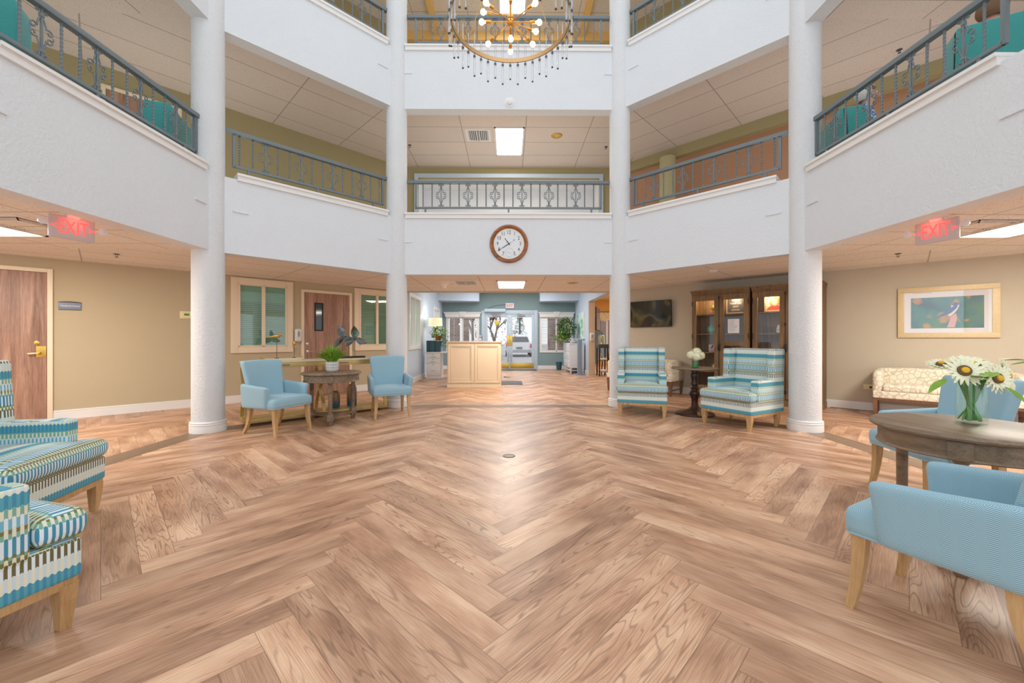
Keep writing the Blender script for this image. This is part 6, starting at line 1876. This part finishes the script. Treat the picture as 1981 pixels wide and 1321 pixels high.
obj('car_body', bm, 'car_white', t, angle=30)
bm = B(); loft(bm, [((0, 1.45, .98), .80, 1.35), ((0, 1.4, 1.45), .62, .95), ((0, 1.4, 1.52), .56, .85)]); obj('roof', bm, 'car_white', t, angle=30)
bm = B(); addv(bm, [(-.66, .075, 1.02), (.66, .075, 1.02), (.54, .42, 1.40), (-.54, .42, 1.40)], [(0, 1, 2, 3)]); obj('rear_window', bm, 'screen', t, smooth=False)
for s in (-1, 1):
    bm = B(); bbox(bm, s * .80 - .08, s * .80 + .08, -.02, .1, .62, .88, .01); obj('tail_light', bm, plain('tail_red', srgb(200, 40, 36), .3), t)
    for y in (.75, 3.3):
        bm = B(); lathe(bm, [(.33, -.1), (.34, -.05), (.34, .05), (.33, .1)], 28, mtx=Matrix.Translation((s * .82, y, .33)) @ Matrix.Rotation(pi / 2, 4, 'Y')); obj('wheel', bm, 'tyre', t)
bm = B(); bbox(bm, -.86, .86, -.05, .08, .30, .48, .02); obj('bumper', bm, 'gray_plastic', t)
bm = B(); bbox(bm, -.2, .2, -.06, -.02, .55, .66, .005); obj('number_plate', bm, 'dark_gray', t)

def conifer(label, loc, R, Hh, seed, mat='leaf'):
    t = thing('evergreen_tree', label, 'tree', loc, 0)
    bm = B(); lathe(bm, [(.14, 0), (.08, Hh * .8), (.01, Hh)], 10); obj('trunk', bm, 'dark_wood', t)
    random.seed(seed); bm = B()
    for i in range(1500):
        u = random.random() ** .7; z = .4 + (Hh - .4) * (1 - u); r = R * u * random.uniform(.5, 1); a = random.uniform(0, 6.28)
        p = Vector((r * cos(a), r * sin(a), z)); d = Vector((cos(a), sin(a), random.uniform(-.3, .4))).normalized(); x_, y_ = frame_axes(d); L = .28
        bm.faces.new([bm.verts.new(p), bm.verts.new(p + d * L * .5 + x_ * .07), bm.verts.new(p + d * L), bm.verts.new(p + d * L * .5 - x_ * .07)])
    obj('foliage', bm, mat, t)
conifer('green evergreen tree behind the white car', (1.05, 38, -.03), 1.25, 3.5, 61)
def bare_tree(label, loc, Hh, seed, mat, leafmat=None):
    t = thing('bare_tree', label, 'tree', loc, 0)
    random.seed(seed); bm = B()
    def br(p, d, L, r, dep):
        q = p + d * L; tube(bm, [p, q], r, 5, rs=[r, r * .65])
        if dep == 0: return
        for k in range(3):
            nd = (d + Vector((random.uniform(-.8, .8), random.uniform(-.8, .8), random.uniform(-.1, .5)))).normalized(); br(q, nd, L * .72, r * .6, dep - 1)
    br(Vector((0, 0, 0)), Vector((0, 0, 1)), Hh * .3, .13, 5)
    obj('branches', bm, mat, t)
    if leafmat: obj('foliage', leafball(500, Hh * .4, .18, seed, (0, 0, Hh * .45), (1, 1, .8)), leafmat, t)
bare_tree('bare tree with reddish leaves outside the left glass door', (-.85, 24, -.03), 3.6, 71, 'dark_wood', plain('red_leaf', srgb(176, 124, 100), .7, 0, .3, 8))
bare_tree('bare dark tree outside the left entrance window', (-2.3, 26, -.03), 4.5, 73, 'dark_wood')
bare_tree('bare dark tree outside the right entrance window', (4.3, 28, -.03), 4.5, 75, 'dark_wood')
for x, y, lab in ((-1.2, 20.5, 'low bush outside the left glass door'), (-2.6, 20.2, 'low bush outside the left entrance window'), (3.1, 20.4, 'low bush outside the right entrance window')):
    t = thing('bush', lab, 'bush', (x, y, -.03), 0, None)
    obj('foliage', leafball(500, .5, .14, int(abs(x) * 100), (0, 0, .38), (1.1, 1, .75)), 'leaf', t)
    bm = B(); tube(bm, [(0, 0, 0), (.03, 0, .3)], .03, 6); obj('stem', bm, 'dark_wood', t)

# ================================================================ ADDED FILL LIGHTS WITHOUT FIXTURES (shine up from behind the parapets)
for z, p in ((ZF2 + .25, 1.0), (ZF3 + .25, 1.0)):
    area_lamp('corridor_fill', (0, 8.6, z), 3.0, 1.6, 18 * p, (1, .93, .84), (pi, 0, 0))
    area_lamp('corridor_fill', (-5.3, 6.0, z), 2.5, 2.0, 19 * p, (1, .93, .84), (pi, 0, pi / 4))
    area_lamp('corridor_fill', (5.3, 6.0, z), 2.5, 2.0, 19 * p, (1, .93, .84), (pi, 0, -pi / 4))
